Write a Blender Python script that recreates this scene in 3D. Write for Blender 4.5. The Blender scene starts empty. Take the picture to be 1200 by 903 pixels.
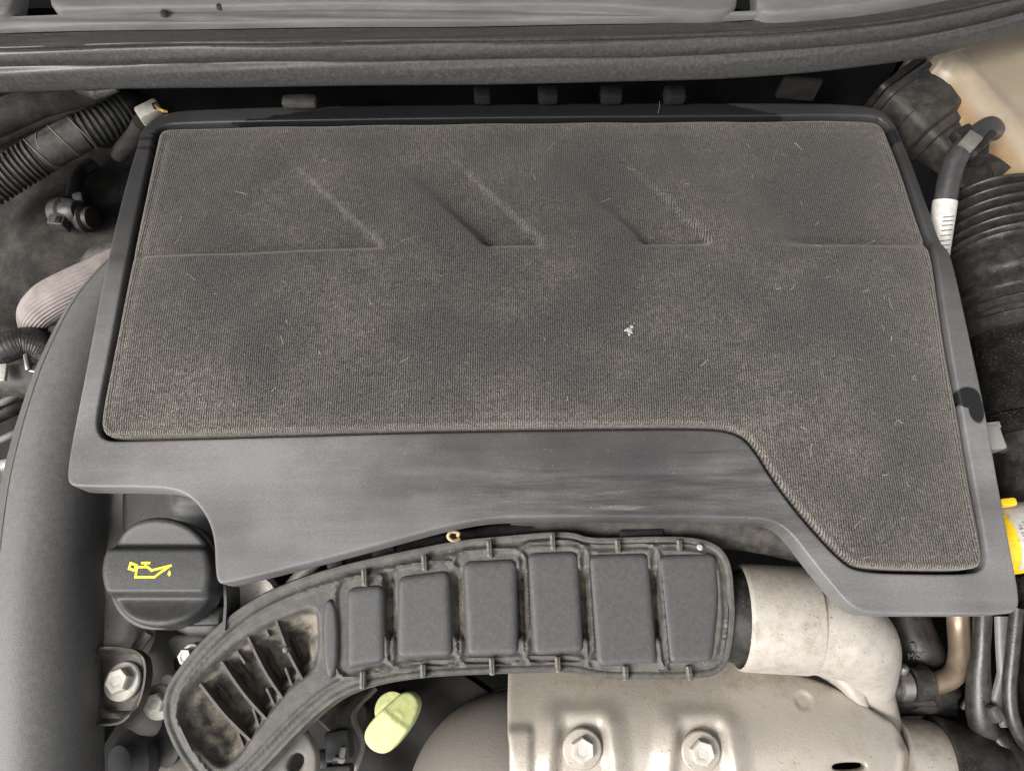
import bpy, bmesh, math, random
import numpy as np
from mathutils import Vector, Matrix, geometry
R = math.radians
random.seed(4); rng = np.random.default_rng(4)

# ------------------------------------------------------------------ camera
W, HPX, F = 1200.0, 903.0, 900.0
TILT, CAMH = R(20), 0.47
scn = bpy.context.scene
cam_d = bpy.data.cameras.new('camera'); cam = bpy.data.objects.new('camera', cam_d)
scn.collection.objects.link(cam); scn.camera = cam
cam.location = (0, 0, CAMH); cam.rotation_euler = (TILT, 0, 0)
cam_d.sensor_width = 36; cam_d.lens = 36 * F / W
cam_d.clip_start = 0.01; cam_d.clip_end = 200

# ------------------------------------------------------------------ sky, sun, exposure
SUN_EL, SUN_AZ = R(48), R(236)      # azimuth from +Y clockwise: light comes over the front left wing
world = bpy.data.worlds.new('World'); scn.world = world; world.use_nodes = True
wn = world.node_tree.nodes; wl = world.node_tree.links
wn.clear()
wo = wn.new('ShaderNodeOutputWorld'); bg = wn.new('ShaderNodeBackground')
sky = wn.new('ShaderNodeTexSky'); sky.sky_type = 'NISHITA'; sky.sun_disc = False
sky.sun_elevation = SUN_EL; sky.sun_rotation = SUN_AZ
sky.air_density = 1.0; sky.dust_density = 4.0; sky.ozone_density = 1.0
hs = wn.new('ShaderNodeHueSaturation'); hs.inputs['Saturation'].default_value = 0.12
wl.new(sky.outputs[0], hs.inputs['Color']); wl.new(hs.outputs[0], bg.inputs[0]); wl.new(bg.outputs[0], wo.inputs[0])
bg.inputs[1].default_value = 0.11
sun_d = bpy.data.lights.new('sun', 'SUN'); sun = bpy.data.objects.new('sun', sun_d); scn.collection.objects.link(sun)
sun_d.energy = 1.45; sun_d.angle = R(24); sun_d.color = (1.0, 0.955, 0.9)
sd = Vector((math.sin(SUN_AZ) * math.cos(SUN_EL), math.cos(SUN_AZ) * math.cos(SUN_EL), math.sin(SUN_EL)))
sun.rotation_euler = (-sd).to_track_quat('-Z', 'Y').to_euler(); sun.location = sd * 3
scn.view_settings.view_transform = 'Standard'; scn.view_settings.look = 'None'
scn.view_settings.gamma = 1; scn.view_settings.exposure = 1.55
scn.render.engine = 'CYCLES'

# ------------------------------------------------------------------ pixel -> point on a level at height z
cT, sT = math.cos(TILT), math.sin(TILT)
def PA(x, y, z0):
    x = np.asarray(x, float); y = np.asarray(y, float)
    u = (x - W / 2) / F; v = (HPX / 2 - y) / F
    dx = u; dy = sT + v * cT; dz = -cT + v * sT
    k = (z0 - CAMH) / dz
    return np.stack([k * dx, k * dy, np.broadcast_to(z0, x.shape) + 0 * x], -1)
def P(x, y, z=0.0):
    return Vector(PA(np.array(x), np.array(y), z).tolist())
def mpp(x, y, z):                     # metres per pixel there
    return (P(x + 1, y, z) - P(x, y, z)).length

# ------------------------------------------------------------------ materials
def nodes(m):
    m.use_nodes = True; nt = m.node_tree
    return nt, nt.nodes, nt.links, nt.nodes['Principled BSDF']
def noise(nt, co, scale, detail=4, rough=0.6):
    n = nt.nodes.new('ShaderNodeTexNoise'); n.inputs['Scale'].default_value = scale
    n.inputs['Detail'].default_value = detail; n.inputs['Roughness'].default_value = rough
    if co is not None: nt.links.new(co, n.inputs['Vector'])
    return n.outputs['Fac']
def ramp(nt, fac, a, b, lo=0.0, hi=1.0):
    n = nt.nodes.new('ShaderNodeMapRange'); nt.links.new(fac, n.inputs[0])
    n.interpolation_type = 'SMOOTHSTEP'
    for i, v in enumerate((a, b, lo, hi)): n.inputs[i + 1].default_value = v
    return n.outputs[0]
def mth(nt, op, a, b=None, clamp=False):
    n = nt.nodes.new('ShaderNodeMath'); n.operation = op; n.use_clamp = clamp
    for i, v in enumerate((a, b)):
        if v is None: continue
        if isinstance(v, (int, float)): n.inputs[i].default_value = v
        else: nt.links.new(v, n.inputs[i])
    return n.outputs[0]
def mixc(nt, fac, a, b):
    n = nt.nodes.new('ShaderNodeMix'); n.data_type = 'RGBA'
    for i, v in ((0, fac), (6, a), (7, b)):
        if isinstance(v, (int, float)): n.inputs[i].default_value = v
        elif isinstance(v, tuple): n.inputs[i].default_value = (*v, 1)
        else: nt.links.new(v, n.inputs[i])
    return n.outputs[2]
def coords(nt, kind='Object'):
    return nt.nodes.new('ShaderNodeTexCoord').outputs[kind]
def bump(nt, bs, h, strength, dist, prev=None):
    b = nt.nodes.new('ShaderNodeBump'); b.inputs['Strength'].default_value = strength
    b.inputs['Distance'].default_value = dist; nt.links.new(h, b.inputs['Height'])
    if prev is not None: nt.links.new(prev, b.inputs['Normal'])
    nt.links.new(b.outputs[0], bs.inputs['Normal']); return b.outputs[0]

def plastic(name, col, dust=(0.21, 0.18, 0.15), amount=0.35, rough=0.5, scale=60, grain=1400, gb=0.25, spec=0.4, speck=0.5, low=None, stretch=None):
    """moulded plastic or rubber under a film of road dust"""
    m = bpy.data.materials.new(name); nt, N, L, bs = nodes(m)
    co = coords(nt); cs = co
    if stretch:
        mp = N.new('ShaderNodeMapping'); L.new(co, mp.inputs[0]); mp.inputs['Scale'].default_value = stretch; cs = mp.outputs[0]
    a = noise(nt, cs, scale, 6, 0.65); b = noise(nt, cs, scale * 9, 3, 0.7)
    d = mth(nt, 'MULTIPLY', ramp(nt, a, 0.32, 0.72), ramp(nt, b, 0.2, 0.75, 0.35, 1.0))
    if low:                                   # silt washed down and settled in the lower channels
        sx = N.new('ShaderNodeSeparateXYZ'); L.new(co, sx.inputs[0])
        zz = mth(nt, 'ADD', sx.outputs[2], mth(nt, 'MULTIPLY', mth(nt, 'SUBTRACT', a, .5), .006))
        d = mth(nt, 'MULTIPLY', d, ramp(nt, zz, low[0], low[1], 2.6, .55))
    d = mth(nt, 'MULTIPLY', d, amount)
    sp = noise(nt, co, 900, 2, 0.5)
    sps = ramp(nt, sp, 0.64, 0.72, 0, speck)
    d = mth(nt, 'ADD', d, sps, True)
    L.new(mixc(nt, d, col, dust), bs.inputs['Base Color'])
    r = mth(nt, 'ADD', mth(nt, 'MULTIPLY', d, 0.4), rough, True); L.new(r, bs.inputs['Roughness'])
    bs.inputs['Specular IOR Level'].default_value = spec
    bump(nt, bs, noise(nt, co, grain, 3, 0.6), gb * 1.5, 0.0004)
    return m
def metal(name, col, rough=0.4, dirt=(0.13, 0.10, 0.075), amount=0.4, scale=45, metallic=0.75, gb=0.2, speck=0.6, grey=False, tanspeck=0.0):
    m = bpy.data.materials.new(name); nt, N, L, bs = nodes(m)
    co = coords(nt)
    a = noise(nt, co, scale, 7, 0.65); b = noise(nt, co, scale * 12, 4, 0.7)
    d = mth(nt, 'MULTIPLY', mth(nt, 'MULTIPLY', ramp(nt, a, 0.38, 0.75), ramp(nt, b, 0.25, 0.7, 0.3, 1)), amount)
    s = ramp(nt, noise(nt, co, 420, 3, 0.6), 0.645, 0.70, 0, speck)
    if grey:                                  # road dust settled on the part tucked under the duct
        sx = N.new('ShaderNodeSeparateXYZ'); L.new(co, sx.inputs[0])
        yy = mth(nt, 'ADD', sx.outputs[1], mth(nt, 'MULTIPLY', mth(nt, 'SUBTRACT', a, .5), .03))
        film = ramp(nt, yy, .018, .042, 0, .62)
        d = mth(nt, 'ADD', d, mth(nt, 'MULTIPLY', film, ramp(nt, b, .2, .6, .6, 1)), True)
    d2 = mth(nt, 'ADD', d, s, True)
    tan = ramp(nt, noise(nt, co, 520, 4, 0.7), 0.605, 0.66, 0, tanspeck)
    L.new(mixc(nt, tan, mixc(nt, d2, col, dirt), (0.42, 0.34, 0.24)), bs.inputs['Base Color'])
    L.new(mth(nt, 'SUBTRACT', metallic, mth(nt, 'MULTIPLY', d2, metallic)), bs.inputs['Metallic'])
    L.new(mth(nt, 'ADD', rough, mth(nt, 'MULTIPLY', d2, 0.35), True), bs.inputs['Roughness'])
    bump(nt, bs, noise(nt, co, 700, 4, 0.6), gb, 0.0005)
    return m
def flat(name, col, rough=0.5, metallic=0.0):
    m = bpy.data.materials.new(name); nt, N, L, bs = nodes(m)
    co = coords(nt)
    v = noise(nt, co, 300, 4, 0.6)
    c2 = tuple(c * 0.78 for c in col)
    L.new(mixc(nt, ramp(nt, v, 0.35, 0.75), col, c2), bs.inputs['Base Color'])
    bs.inputs['Roughness'].default_value = rough; bs.inputs['Metallic'].default_value = metallic
    return m

M = {}
M['black'] = plastic('black_plastic', (0.022, 0.022, 0.023), amount=0.25, rough=0.45)
M['duct'] = plastic('duct_plastic', (0.046, 0.0455, 0.045), dust=(0.27, 0.235, 0.18), amount=0.5, rough=0.48, scale=150, gb=0.5, grain=1500, speck=0.4, low=(0.0075, 0.0180))
M['pad'] = plastic('duct_pad_plastic', (0.050, 0.0495, 0.0495), dust=(0.15, 0.145, 0.14), amount=0.25, rough=0.46, scale=400, gb=0.35, grain=1800, speck=0.3)
M['pipe'] = plastic('pipe_plastic', (0.085, 0.083, 0.081), dust=(0.19, 0.18, 0.165), amount=0.3, rough=0.42, scale=260, grain=1500, gb=0.35, speck=0.35)
M['cap'] = plastic('cap_plastic', (0.027, 0.027, 0.027), dust=(.15, .145, .14), amount=0.16, rough=0.42, scale=300, grain=1700, gb=0.4, speck=0.25)
M['rubber'] = plastic('rubber', (0.011, 0.011, 0.011), dust=(0.12, 0.10, 0.085), amount=0.28, rough=0.4, scale=110, speck=0.6)
M['gloss'] = plastic('wet_black_plastic', (0.006, 0.006, 0.006), dust=(0.12, 0.10, 0.08), amount=0.12, rough=0.18, scale=90, speck=0.5)
M['seal'] = plastic('seal_rubber', (0.038, 0.0378, 0.0376), dust=(0.22, 0.205, 0.18), amount=0.28, rough=0.28, scale=420, grain=1800, gb=0.12, speck=0.28)
M['cowl'] = plastic('cowl_plastic', (0.13, 0.128, 0.125), dust=(0.27, 0.255, 0.235), amount=0.5, rough=0.45, scale=60, speck=0.2, stretch=(.3, 1.5, 1.5))
M['felt'] = plastic('felt', (0.022, 0.021, 0.020), dust=(0.085, 0.076, 0.066), amount=0.7, rough=0.9, scale=60, grain=900, gb=1.0, spec=0.1, speck=0.3)
M['bellows'] = plastic('bellows_rubber', (0.014, 0.0138, 0.0135), dust=(0.12, 0.108, 0.092), amount=0.3, rough=0.28, scale=160, grain=900, gb=.3, speck=.4)
M['pitch'] = plastic('bulkhead_felt', (0.005, 0.005, 0.005), dust=(0.016, 0.015, 0.014), amount=0.5, rough=0.9, scale=60, gb=0.6, spec=0.1, speck=0.15)
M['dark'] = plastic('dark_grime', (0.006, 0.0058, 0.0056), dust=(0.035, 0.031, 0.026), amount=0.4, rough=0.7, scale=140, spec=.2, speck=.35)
M['hose'] = plastic('hose_plastic', (0.026, 0.025, 0.024), dust=(0.14, 0.122, 0.10), amount=0.5, rough=0.5, scale=140, gb=.5)
M['conn'] = plastic('connector_plastic', (0.030, 0.030, 0.031), dust=(0.12, 0.11, 0.10), amount=0.3, rough=0.38, scale=160)
M['greyconn'] = plastic('grey_connector_plastic', (0.22, 0.21, 0.20), dust=(0.12, 0.1, 0.08), amount=0.4, rough=0.5, scale=90)
M['bracket'] = plastic('painted_bracket', (0.026, 0.025, 0.024), dust=(0.20, 0.17, 0.14), amount=0.5, rough=0.4, scale=70)
M['dusty'] = plastic('dusty_bracket', (0.11, 0.105, 0.098), dust=(0.26, 0.23, 0.19), amount=0.6, rough=0.55, scale=60)
M['alu'] = metal('cast_aluminium', (0.38, 0.36, 0.33), rough=0.48, amount=0.35, metallic=0.55)
M['elbow'] = metal('blasted_aluminium', (0.37, 0.342, 0.305), rough=0.55, dirt=(0.17, 0.135, 0.10), amount=0.95, metallic=0.25, scale=80, gb=0.5, speck=0.85, tanspeck=.2)
M['shield'] = metal('heat_shield_steel', (0.385, 0.35, 0.305), rough=0.42, dirt=(0.17, 0.14, 0.105), amount=0.85, metallic=0.5, scale=70, gb=0.35, speck=0.75, grey=True, tanspeck=.55)
M['turbo'] = metal('sooty_cast_iron', (0.21, 0.19, 0.17), rough=0.55, dirt=(0.12, 0.095, 0.07), amount=0.6, metallic=0.35, scale=40, gb=0.5)
M['bolt'] = metal('zinc_bolt', (0.40, 0.385, 0.345), rough=0.6, dirt=(0.30, 0.24, 0.17), amount=0.5, metallic=0.2, scale=220)
M['pale'] = metal('pale_casting', (0.74, 0.70, 0.64), rough=0.6, dirt=(0.3, 0.24, 0.17), amount=0.3, metallic=0.05, scale=120)
M['steelpipe'] = metal('bronzed_steel', (0.25, 0.195, 0.14), rough=0.42, dirt=(0.13, 0.085, 0.05), amount=0.8, metallic=0.75, scale=90)
M['clampsteel'] = metal('clamp_steel', (0.30, 0.29, 0.27), rough=0.32, amount=0.3, metallic=0.85, scale=120)
M['lime'] = flat('pale_yellow_plastic', (0.52, 0.56, 0.24), 0.5)
M['yellow'] = flat('yellow_paint', (0.86, 0.74, 0.03), 0.5)
M['amber'] = flat('amber_plastic', (0.86, 0.54, 0.02), 0.35)
M['paper'] = flat('white_label', (0.50, 0.48, 0.45), 0.6)
M['strip'] = plastic('worn_strip', (0.07, 0.07, 0.07), dust=(.16, .15, .14), amount=.4, rough=.35, scale=120)
M['ink'] = flat('grey_ink', (0.16, 0.16, 0.17), 0.6)
M['whiteconn'] = flat('off_white_plastic', (0.34, 0.32, 0.285), 0.5)
M['brass'] = flat('brass', (0.65, 0.42, 0.12), 0.35, 0.8)
M['mark'] = flat('white_print', (0.11, 0.107, 0.10), 0.6)
M['lint'] = flat('pale_lint', (0.36, 0.325, 0.28), 0.9)
M['flake'] = flat('white_flake', (0.30, 0.295, 0.29), 0.8)
M['twig'] = flat('dry_peel', (0.52, 0.38, 0.20), 0.8)

def sock_mat():
    m = bpy.data.materials.new('braided_sleeve'); nt, N, L, bs = nodes(m)
    co = coords(nt)
    L.new(mixc(nt, ramp(nt, noise(nt, co, 70, 5), 0.35, 0.7), (0.24, 0.21, 0.20), (0.17, 0.148, 0.14)), bs.inputs['Base Color'])
    bs.inputs['Roughness'].default_value = 0.85; bs.inputs['Specular IOR Level'].default_value = 0.15
    bump(nt, bs, noise(nt, co, 1500, 2), 0.5, 0.0004); return m
M['sock'] = sock_mat()

def rim_mat():
    """cover moulding: dust film, wiped streaks along the front, clean wet-black patches along the rear edge"""
    m = bpy.data.materials.new('cover_moulding'); nt, N, L, bs = nodes(m)
    co = coords(nt)
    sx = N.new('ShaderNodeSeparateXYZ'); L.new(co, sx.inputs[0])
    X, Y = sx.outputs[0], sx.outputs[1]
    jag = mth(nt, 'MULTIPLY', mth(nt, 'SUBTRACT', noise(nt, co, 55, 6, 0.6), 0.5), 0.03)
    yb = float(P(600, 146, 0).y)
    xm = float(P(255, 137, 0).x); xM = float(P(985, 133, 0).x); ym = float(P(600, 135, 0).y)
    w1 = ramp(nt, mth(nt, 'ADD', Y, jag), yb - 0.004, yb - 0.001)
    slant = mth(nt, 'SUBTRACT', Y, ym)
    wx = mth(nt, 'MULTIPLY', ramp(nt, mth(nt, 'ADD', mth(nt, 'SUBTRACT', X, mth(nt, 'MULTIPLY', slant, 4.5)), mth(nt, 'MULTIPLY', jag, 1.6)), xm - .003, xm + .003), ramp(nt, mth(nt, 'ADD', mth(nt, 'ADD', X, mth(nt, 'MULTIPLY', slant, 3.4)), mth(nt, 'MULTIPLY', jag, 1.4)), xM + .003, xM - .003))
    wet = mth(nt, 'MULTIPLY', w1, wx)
    def blob(px, py, rx, ry, k=1.0, soft=.22):
        c = P(px, py, 0)
        dx = mth(nt, 'DIVIDE', mth(nt, 'SUBTRACT', X, c.x), rx); dy = mth(nt, 'DIVIDE', mth(nt, 'SUBTRACT', Y, c.y), ry)
        r2 = mth(nt, 'ADD', mth(nt, 'MULTIPLY', dx, dx), mth(nt, 'MULTIPLY', dy, dy))
        r2 = mth(nt, 'ADD', r2, mth(nt, 'MULTIPLY', jag, 22))
        return ramp(nt, r2, 1.0 + soft, 1.0 - soft, 0, k)
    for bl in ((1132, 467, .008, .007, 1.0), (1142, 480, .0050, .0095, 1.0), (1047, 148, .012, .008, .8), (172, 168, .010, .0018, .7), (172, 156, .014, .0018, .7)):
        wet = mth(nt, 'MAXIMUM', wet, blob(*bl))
    # dust film: pale at the left and lower corners, wiped in slanting streaks mid front, shade painted in rearward
    mp = N.new('ShaderNodeMapping'); L.new(co, mp.inputs[0]); mp.inputs['Rotation'].default_value = (0, 0, R(-24)); mp.inputs['Scale'].default_value = (11, 120, 1)
    st = noise(nt, mp.outputs[0], 1.0, 6, 0.68)
    big = noise(nt, co, 14, 3, 0.5)
    fine = noise(nt, co, 650, 3, 0.7)
    wipe = mth(nt, 'MULTIPLY', blob(800, 562, .16, .040, 1.0, .85), ramp(nt, st, .3, .62, 1.0, .55))
    wipe2 = blob(690, 520, .12, .022, .8, .8)
    film = ramp(nt, mth(nt, 'ADD', mth(nt, 'MULTIPLY', big, .7), mth(nt, 'MULTIPLY', st, .22)), 0.28, 0.66, 0.45, 0.95)
    film = mth(nt, 'MULTIPLY', film, mth(nt, 'SUBTRACT', 1.0, mth(nt, 'MULTIPLY', mth(nt, 'MAXIMUM', wipe, wipe2), 0.75)))
    c3 = blob(640, 597, .12, .016, .7, .8)
    film = mth(nt, 'MAXIMUM', film, mth(nt, 'MULTIPLY', c3, ramp(nt, st, .42, .68)))
    film = mth(nt, 'MULTIPLY', film, ramp(nt, fine, .25, .75, .8, 1.1))
    film = mth(nt, 'ADD', film, ramp(nt, noise(nt, co, 420, 2, .6), .70, .76, 0, .5))
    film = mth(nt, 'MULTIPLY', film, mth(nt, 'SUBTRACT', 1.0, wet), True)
    film = mth(nt, 'MULTIPLY', film, ramp(nt, mth(nt, 'ADD', Y, mth(nt, 'MULTIPLY', jag, 1.5)), float(P(600, 500, 0).y), float(P(600, 190, 0).y), 1.0, .22))  # painted shade: colour of the moulding darkens towards the rear of the cover
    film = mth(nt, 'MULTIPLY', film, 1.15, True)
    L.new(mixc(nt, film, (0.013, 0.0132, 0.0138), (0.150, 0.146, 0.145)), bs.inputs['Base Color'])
    L.new(mth(nt, 'SUBTRACT', mth(nt, 'ADD', 0.36, mth(nt, 'MULTIPLY', film, .18)), mth(nt, 'MULTIPLY', wet, 0.2)), bs.inputs['Roughness'])
    bs.inputs['Specular IOR Level'].default_value = 0.4
    bump(nt, bs, noise(nt, co, 1900, 2, 0.5), 0.35, 0.0004)
    return m
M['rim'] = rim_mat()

def fabric_mat():
    m = bpy.data.materials.new('ribbed_cover_fabric'); nt, N, L, bs = nodes(m)
    co = coords(nt)
    wob = N.new('ShaderNodeTexNoise'); wob.inputs['Scale'].default_value = 160; wob.inputs['Detail'].default_value = 2
    L.new(co, wob.inputs['Vector'])
    va = N.new('ShaderNodeVectorMath'); va.operation = 'MULTIPLY_ADD'; va.inputs[1].default_value = (.0012, .0012, 0); L.new(wob.outputs['Color'], va.inputs[0]); L.new(co, va.inputs[2])
    def wave(direction, period):
        w = N.new('ShaderNodeTexWave'); w.wave_type = 'BANDS'; w.bands_direction = direction; w.wave_profile = 'SIN'
        w.inputs['Scale'].default_value = 2 * math.pi / period / 20.0
        L.new(va.outputs[0], w.inputs['Vector']); return w.outputs['Fac']
    wx = wave('X', .00145); wy = wave('Y', .00120)
    yarn = noise(nt, co, 900, 3, 0.75)
    mpy = N.new('ShaderNodeMapping'); L.new(co, mpy.inputs[0]); mpy.inputs['Scale'].default_value = (1500, 420, 1)
    yarn2 = noise(nt, mpy.outputs[0], 1.0, 2, 0.6)
    loop = mth(nt, 'MULTIPLY', wx, mth(nt, 'ADD', 0.6, mth(nt, 'MULTIPLY', wy, 0.4)))
    h = mth(nt, 'ADD', mth(nt, 'MULTIPLY', loop, 0.30), mth(nt, 'ADD', mth(nt, 'MULTIPLY', yarn, 0.56), mth(nt, 'MULTIPLY', yarn2, .4)))
    dust = noise(nt, co, 11, 7, 0.62); d2 = noise(nt, co, 210, 6, 0.8)
    d = mth(nt, 'MULTIPLY', ramp(nt, dust, .40, .68, .12, 1.5), ramp(nt, d2, .36, .66, .15, 1))
    spk = ramp(nt, noise(nt, co, 1500, 1, .5), .69, .78, 0, .6)
    base = mixc(nt, ramp(nt, h, .42, .88), (0.0065, 0.0064, 0.0063), (0.090, 0.086, 0.083))
    dusty = mixc(nt, ramp(nt, h, .38, .88), (0.017, 0.0158, 0.0146), (0.232, 0.209, 0.183))
    at = N.new('ShaderNodeAttribute'); at.attribute_name = 'edge_dust'
    e = mth(nt, 'MULTIPLY', at.outputs['Fac'], ramp(nt, d2, .25, .6, .5, 1.1))
    d = mth(nt, 'ADD', mth(nt, 'MULTIPLY', d, .55), e, True)
    c = mixc(nt, d, base, dusty)
    c = mixc(nt, spk, c, (0.26, 0.23, 0.20))
    L.new(c, bs.inputs['Base Color'])
    bs.inputs['Roughness'].default_value = 0.9; bs.inputs['Specular IOR Level'].default_value = 0.08
    bs.inputs['Sheen Weight'].default_value = 0.35; bs.inputs['Sheen Roughness'].default_value = 0.5
    bs.inputs['Sheen Tint'].default_value = (0.8, 0.75, 0.7, 1)
    bump(nt, bs, h, 1.0, 0.0008)
    return m
M['fabric'] = fabric_mat()

def tank_mat():
    m = bpy.data.materials.new('translucent_tank'); nt, N, L, bs = nodes(m)
    co = coords(nt)
    sx = N.new('ShaderNodeSeparateXYZ'); L.new(co, sx.inputs[0])
    z = mth(nt, 'ADD', sx.outputs[2], mth(nt, 'MULTIPLY', noise(nt, co, 12, 2), .012))
    lev = ramp(nt, z, 0.050, 0.0655)             # coolant shows tan through the wall below its level
    stain = ramp(nt, noise(nt, co, 30, 5), .4, .75, 0, .35)
    c = mixc(nt, lev, (0.25, 0.155, 0.072), (0.30, 0.25, 0.185))
    c = mixc(nt, stain, c, (0.48, 0.39, 0.28))
    L.new(c, bs.inputs['Base Color'])
    bs.inputs['Roughness'].default_value = 0.32
    bs.inputs['Subsurface Weight'].default_value = 0.25; bs.inputs['Subsurface Radius'].default_value = (.01, .007, .004); bs.inputs['Subsurface Scale'].default_value = 1
    return m
M['tank'] = tank_mat()

# ------------------------------------------------------------------ object helpers
COL = scn.collection
WLOC = {}
def thing(name, label, cat, loc=(0, 0, 0), group=None):
    o = bpy.data.objects.new(name, None); COL.objects.link(o); o.empty_display_size = .02
    o.location = loc; o['label'] = label; o['category'] = cat
    if group: o['group'] = group
    WLOC[o.name] = Vector(loc); return o
def tag(o, label, cat, group=None, kind=None):
    if label: o['label'] = label
    if cat: o['category'] = cat
    if group: o['group'] = group
    if kind: o['kind'] = kind
    return o
def obj(name, vf, mat, parent=None, sharp=40, origin=None):
    v, f = vf
    v = [Vector(p) for p in v]
    if origin is None:
        xs = [p.x for p in v]; ys = [p.y for p in v]; zs = [p.z for p in v]
        origin = Vector(((min(xs) + max(xs)) / 2, (min(ys) + max(ys)) / 2, min(zs)))
    origin = Vector(origin)
    me = bpy.data.meshes.new(name); me.from_pydata([tuple(p - origin) for p in v], [], [list(map(int, q)) for q in f]); me.update()
    bm = bmesh.new(); bm.from_mesh(me); bmesh.ops.recalc_face_normals(bm, faces=bm.faces); bm.to_mesh(me); bm.free()
    me.polygons.foreach_set('use_smooth', [True] * len(me.polygons))
    me.set_sharp_from_angle(angle=R(sharp))
    me.materials.append(M[mat])
    o = bpy.data.objects.new(name, me); COL.objects.link(o)
    if parent is not None:
        o.parent = parent; o.location = origin - WLOC[parent.name]
    else: o.location = origin
    WLOC[o.name] = origin
    return o
def join(*vfs):
    V, Fc = [], []
    for v, f in vfs:
        n = len(V); V += [Vector(p) for p in v]; Fc += [[i + n for i in q] for q in f]
    return V, Fc
def bm_out(bm):
    bm.verts.ensure_lookup_table(); bm.verts.index_update()
    r = [v.co.copy() for v in bm.verts], [[v.index for v in f.verts] for f in bm.faces]
    bm.free(); return r
def frame(fwd, up=Vector((0, 0, 1))):
    z = fwd.normalized(); x = up.cross(z)
    if x.length < 1e-4: x = Vector((1, 0, 0)).cross(z)
    x.normalize(); y = z.cross(x); return x, y, z
def rbox(c, size, mat3=None, bev=.002, seg=2):
    bm = bmesh.new(); bmesh.ops.create_cube(bm, size=1)
    for v in bm.verts: v.co = Vector((v.co.x * size[0], v.co.y * size[1], v.co.z * size[2]))
    if bev: bmesh.ops.bevel(bm, geom=bm.edges[:], offset=min(bev, min(size) * .45), segments=seg, affect='EDGES', profile=.5)
    for v in bm.verts: v.co = (mat3 @ v.co if mat3 else v.co) + Vector(c)
    return bm_out(bm)
def rotz(a): return Matrix.Rotation(a, 3, 'Z')
def catmull(pts, n=8, closed=False):
    pts = [Vector(p) for p in pts]; out = []; N_ = len(pts)
    rngi = range(N_ if closed else N_ - 1)
    for i in rngi:
        if closed: a, b, c, d = pts[i - 1], pts[i], pts[(i + 1) % N_], pts[(i + 2) % N_]
        else: a, b, c, d = pts[max(i - 1, 0)], pts[i], pts[i + 1], pts[min(i + 2, N_ - 1)]
        for k in range(n):
            t = k / n
            out.append(.5 * ((2 * b) + (c - a) * t + (2 * a - 5 * b + 4 * c - d) * t * t + (3 * b - a - 3 * c + d) * t ** 3))
    if not closed: out.append(pts[-1])
    return out
def tube(path, rad, seg=24, shape=None, cap=True, smooth=8, up=Vector((0, 0, 1)), wall=0):
    """sweep of a round section; rad: number, list at the control points or f(t, s) with s in metres"""
    cp = [Vector(p) for p in path]
    pts = catmull(cp, smooth) if smooth > 1 else cp
    n = len(pts); L_ = [0.0]
    for i in range(1, n): L_.append(L_[-1] + (pts[i] - pts[i - 1]).length)
    if isinstance(rad, (list, tuple)):
        xs = np.linspace(0, 1, len(rad)); rf = lambda t, s: float(np.interp(t, xs, rad))
    elif callable(rad): rf = rad
    else: rf = lambda t, s: rad
    V, Fc = [], []; tprev = None; x = None
    for i in range(n):
        t = (pts[min(i + 1, n - 1)] - pts[max(i - 1, 0)]).normalized()
        if x is None: x, y, _ = frame(t, up)
        else:
            x = (x - t * x.dot(t)).normalized(); y = t.cross(x)
        rr = rf(i / (n - 1), L_[i])
        for k in range(seg):
            a = 2 * math.pi * k / seg
            q = rr * (shape(a, i / (n - 1)) if shape else 1)
            V.append(pts[i] + x * math.cos(a) * q + y * math.sin(a) * q)
    for i in range(n - 1):
        for k in range(seg):
            Fc.append([i * seg + k, i * seg + (k + 1) % seg, (i + 1) * seg + (k + 1) % seg, (i + 1) * seg + k])
    if cap:
        Fc.append(list(range(seg))[::-1]); Fc.append([(n - 1) * seg + k for k in range(seg)])
    return V, Fc
def lathe(c, axis, prof, seg=32, up=Vector((0, 0, 1)), mod=None):
    """prof: list of (radius, along-axis)"""
    x, y, z = frame(Vector(axis), up); c = Vector(c); V, Fc = [], []
    for j, (r, h) in enumerate(prof):
        for k in range(seg):
            a = 2 * math.pi * k / seg; q = r * (mod(a, j) if mod else 1)
            V.append(c + x * math.cos(a) * q + y * math.sin(a) * q + z * h)
    for j in range(len(prof) - 1):
        for k in range(seg): Fc.append([j * seg + k, j * seg + (k + 1) % seg, (j + 1) * seg + (k + 1) % seg, (j + 1) * seg + k])
    Fc.append(list(range(seg))[::-1]); Fc.append([(len(prof) - 1) * seg + k for k in range(seg)])
    return V, Fc
def hexhead(c, axis, r, h, rot=0.3):
    x, y, z = frame(Vector(axis)); c = Vector(c); V, Fc = [], []
    for rr, hh in ((r, 0), (r, h * .82), (r * .88, h), (r * .6, h * .98), (r * .45, h * .9)):
        for k in range(6):
            a = rot + k * math.pi / 3; V.append(c + (x * math.cos(a) + y * math.sin(a)) * rr + z * hh)
    for j in range(4):
        for k in range(6): Fc.append([j * 6 + k, j * 6 + (k + 1) % 6, j * 6 + 6 + (k + 1) % 6, j * 6 + 6 + k])
    Fc.append([24 + k for k in range(6)]); Fc.append(list(range(6))[::-1]); return V, Fc

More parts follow.
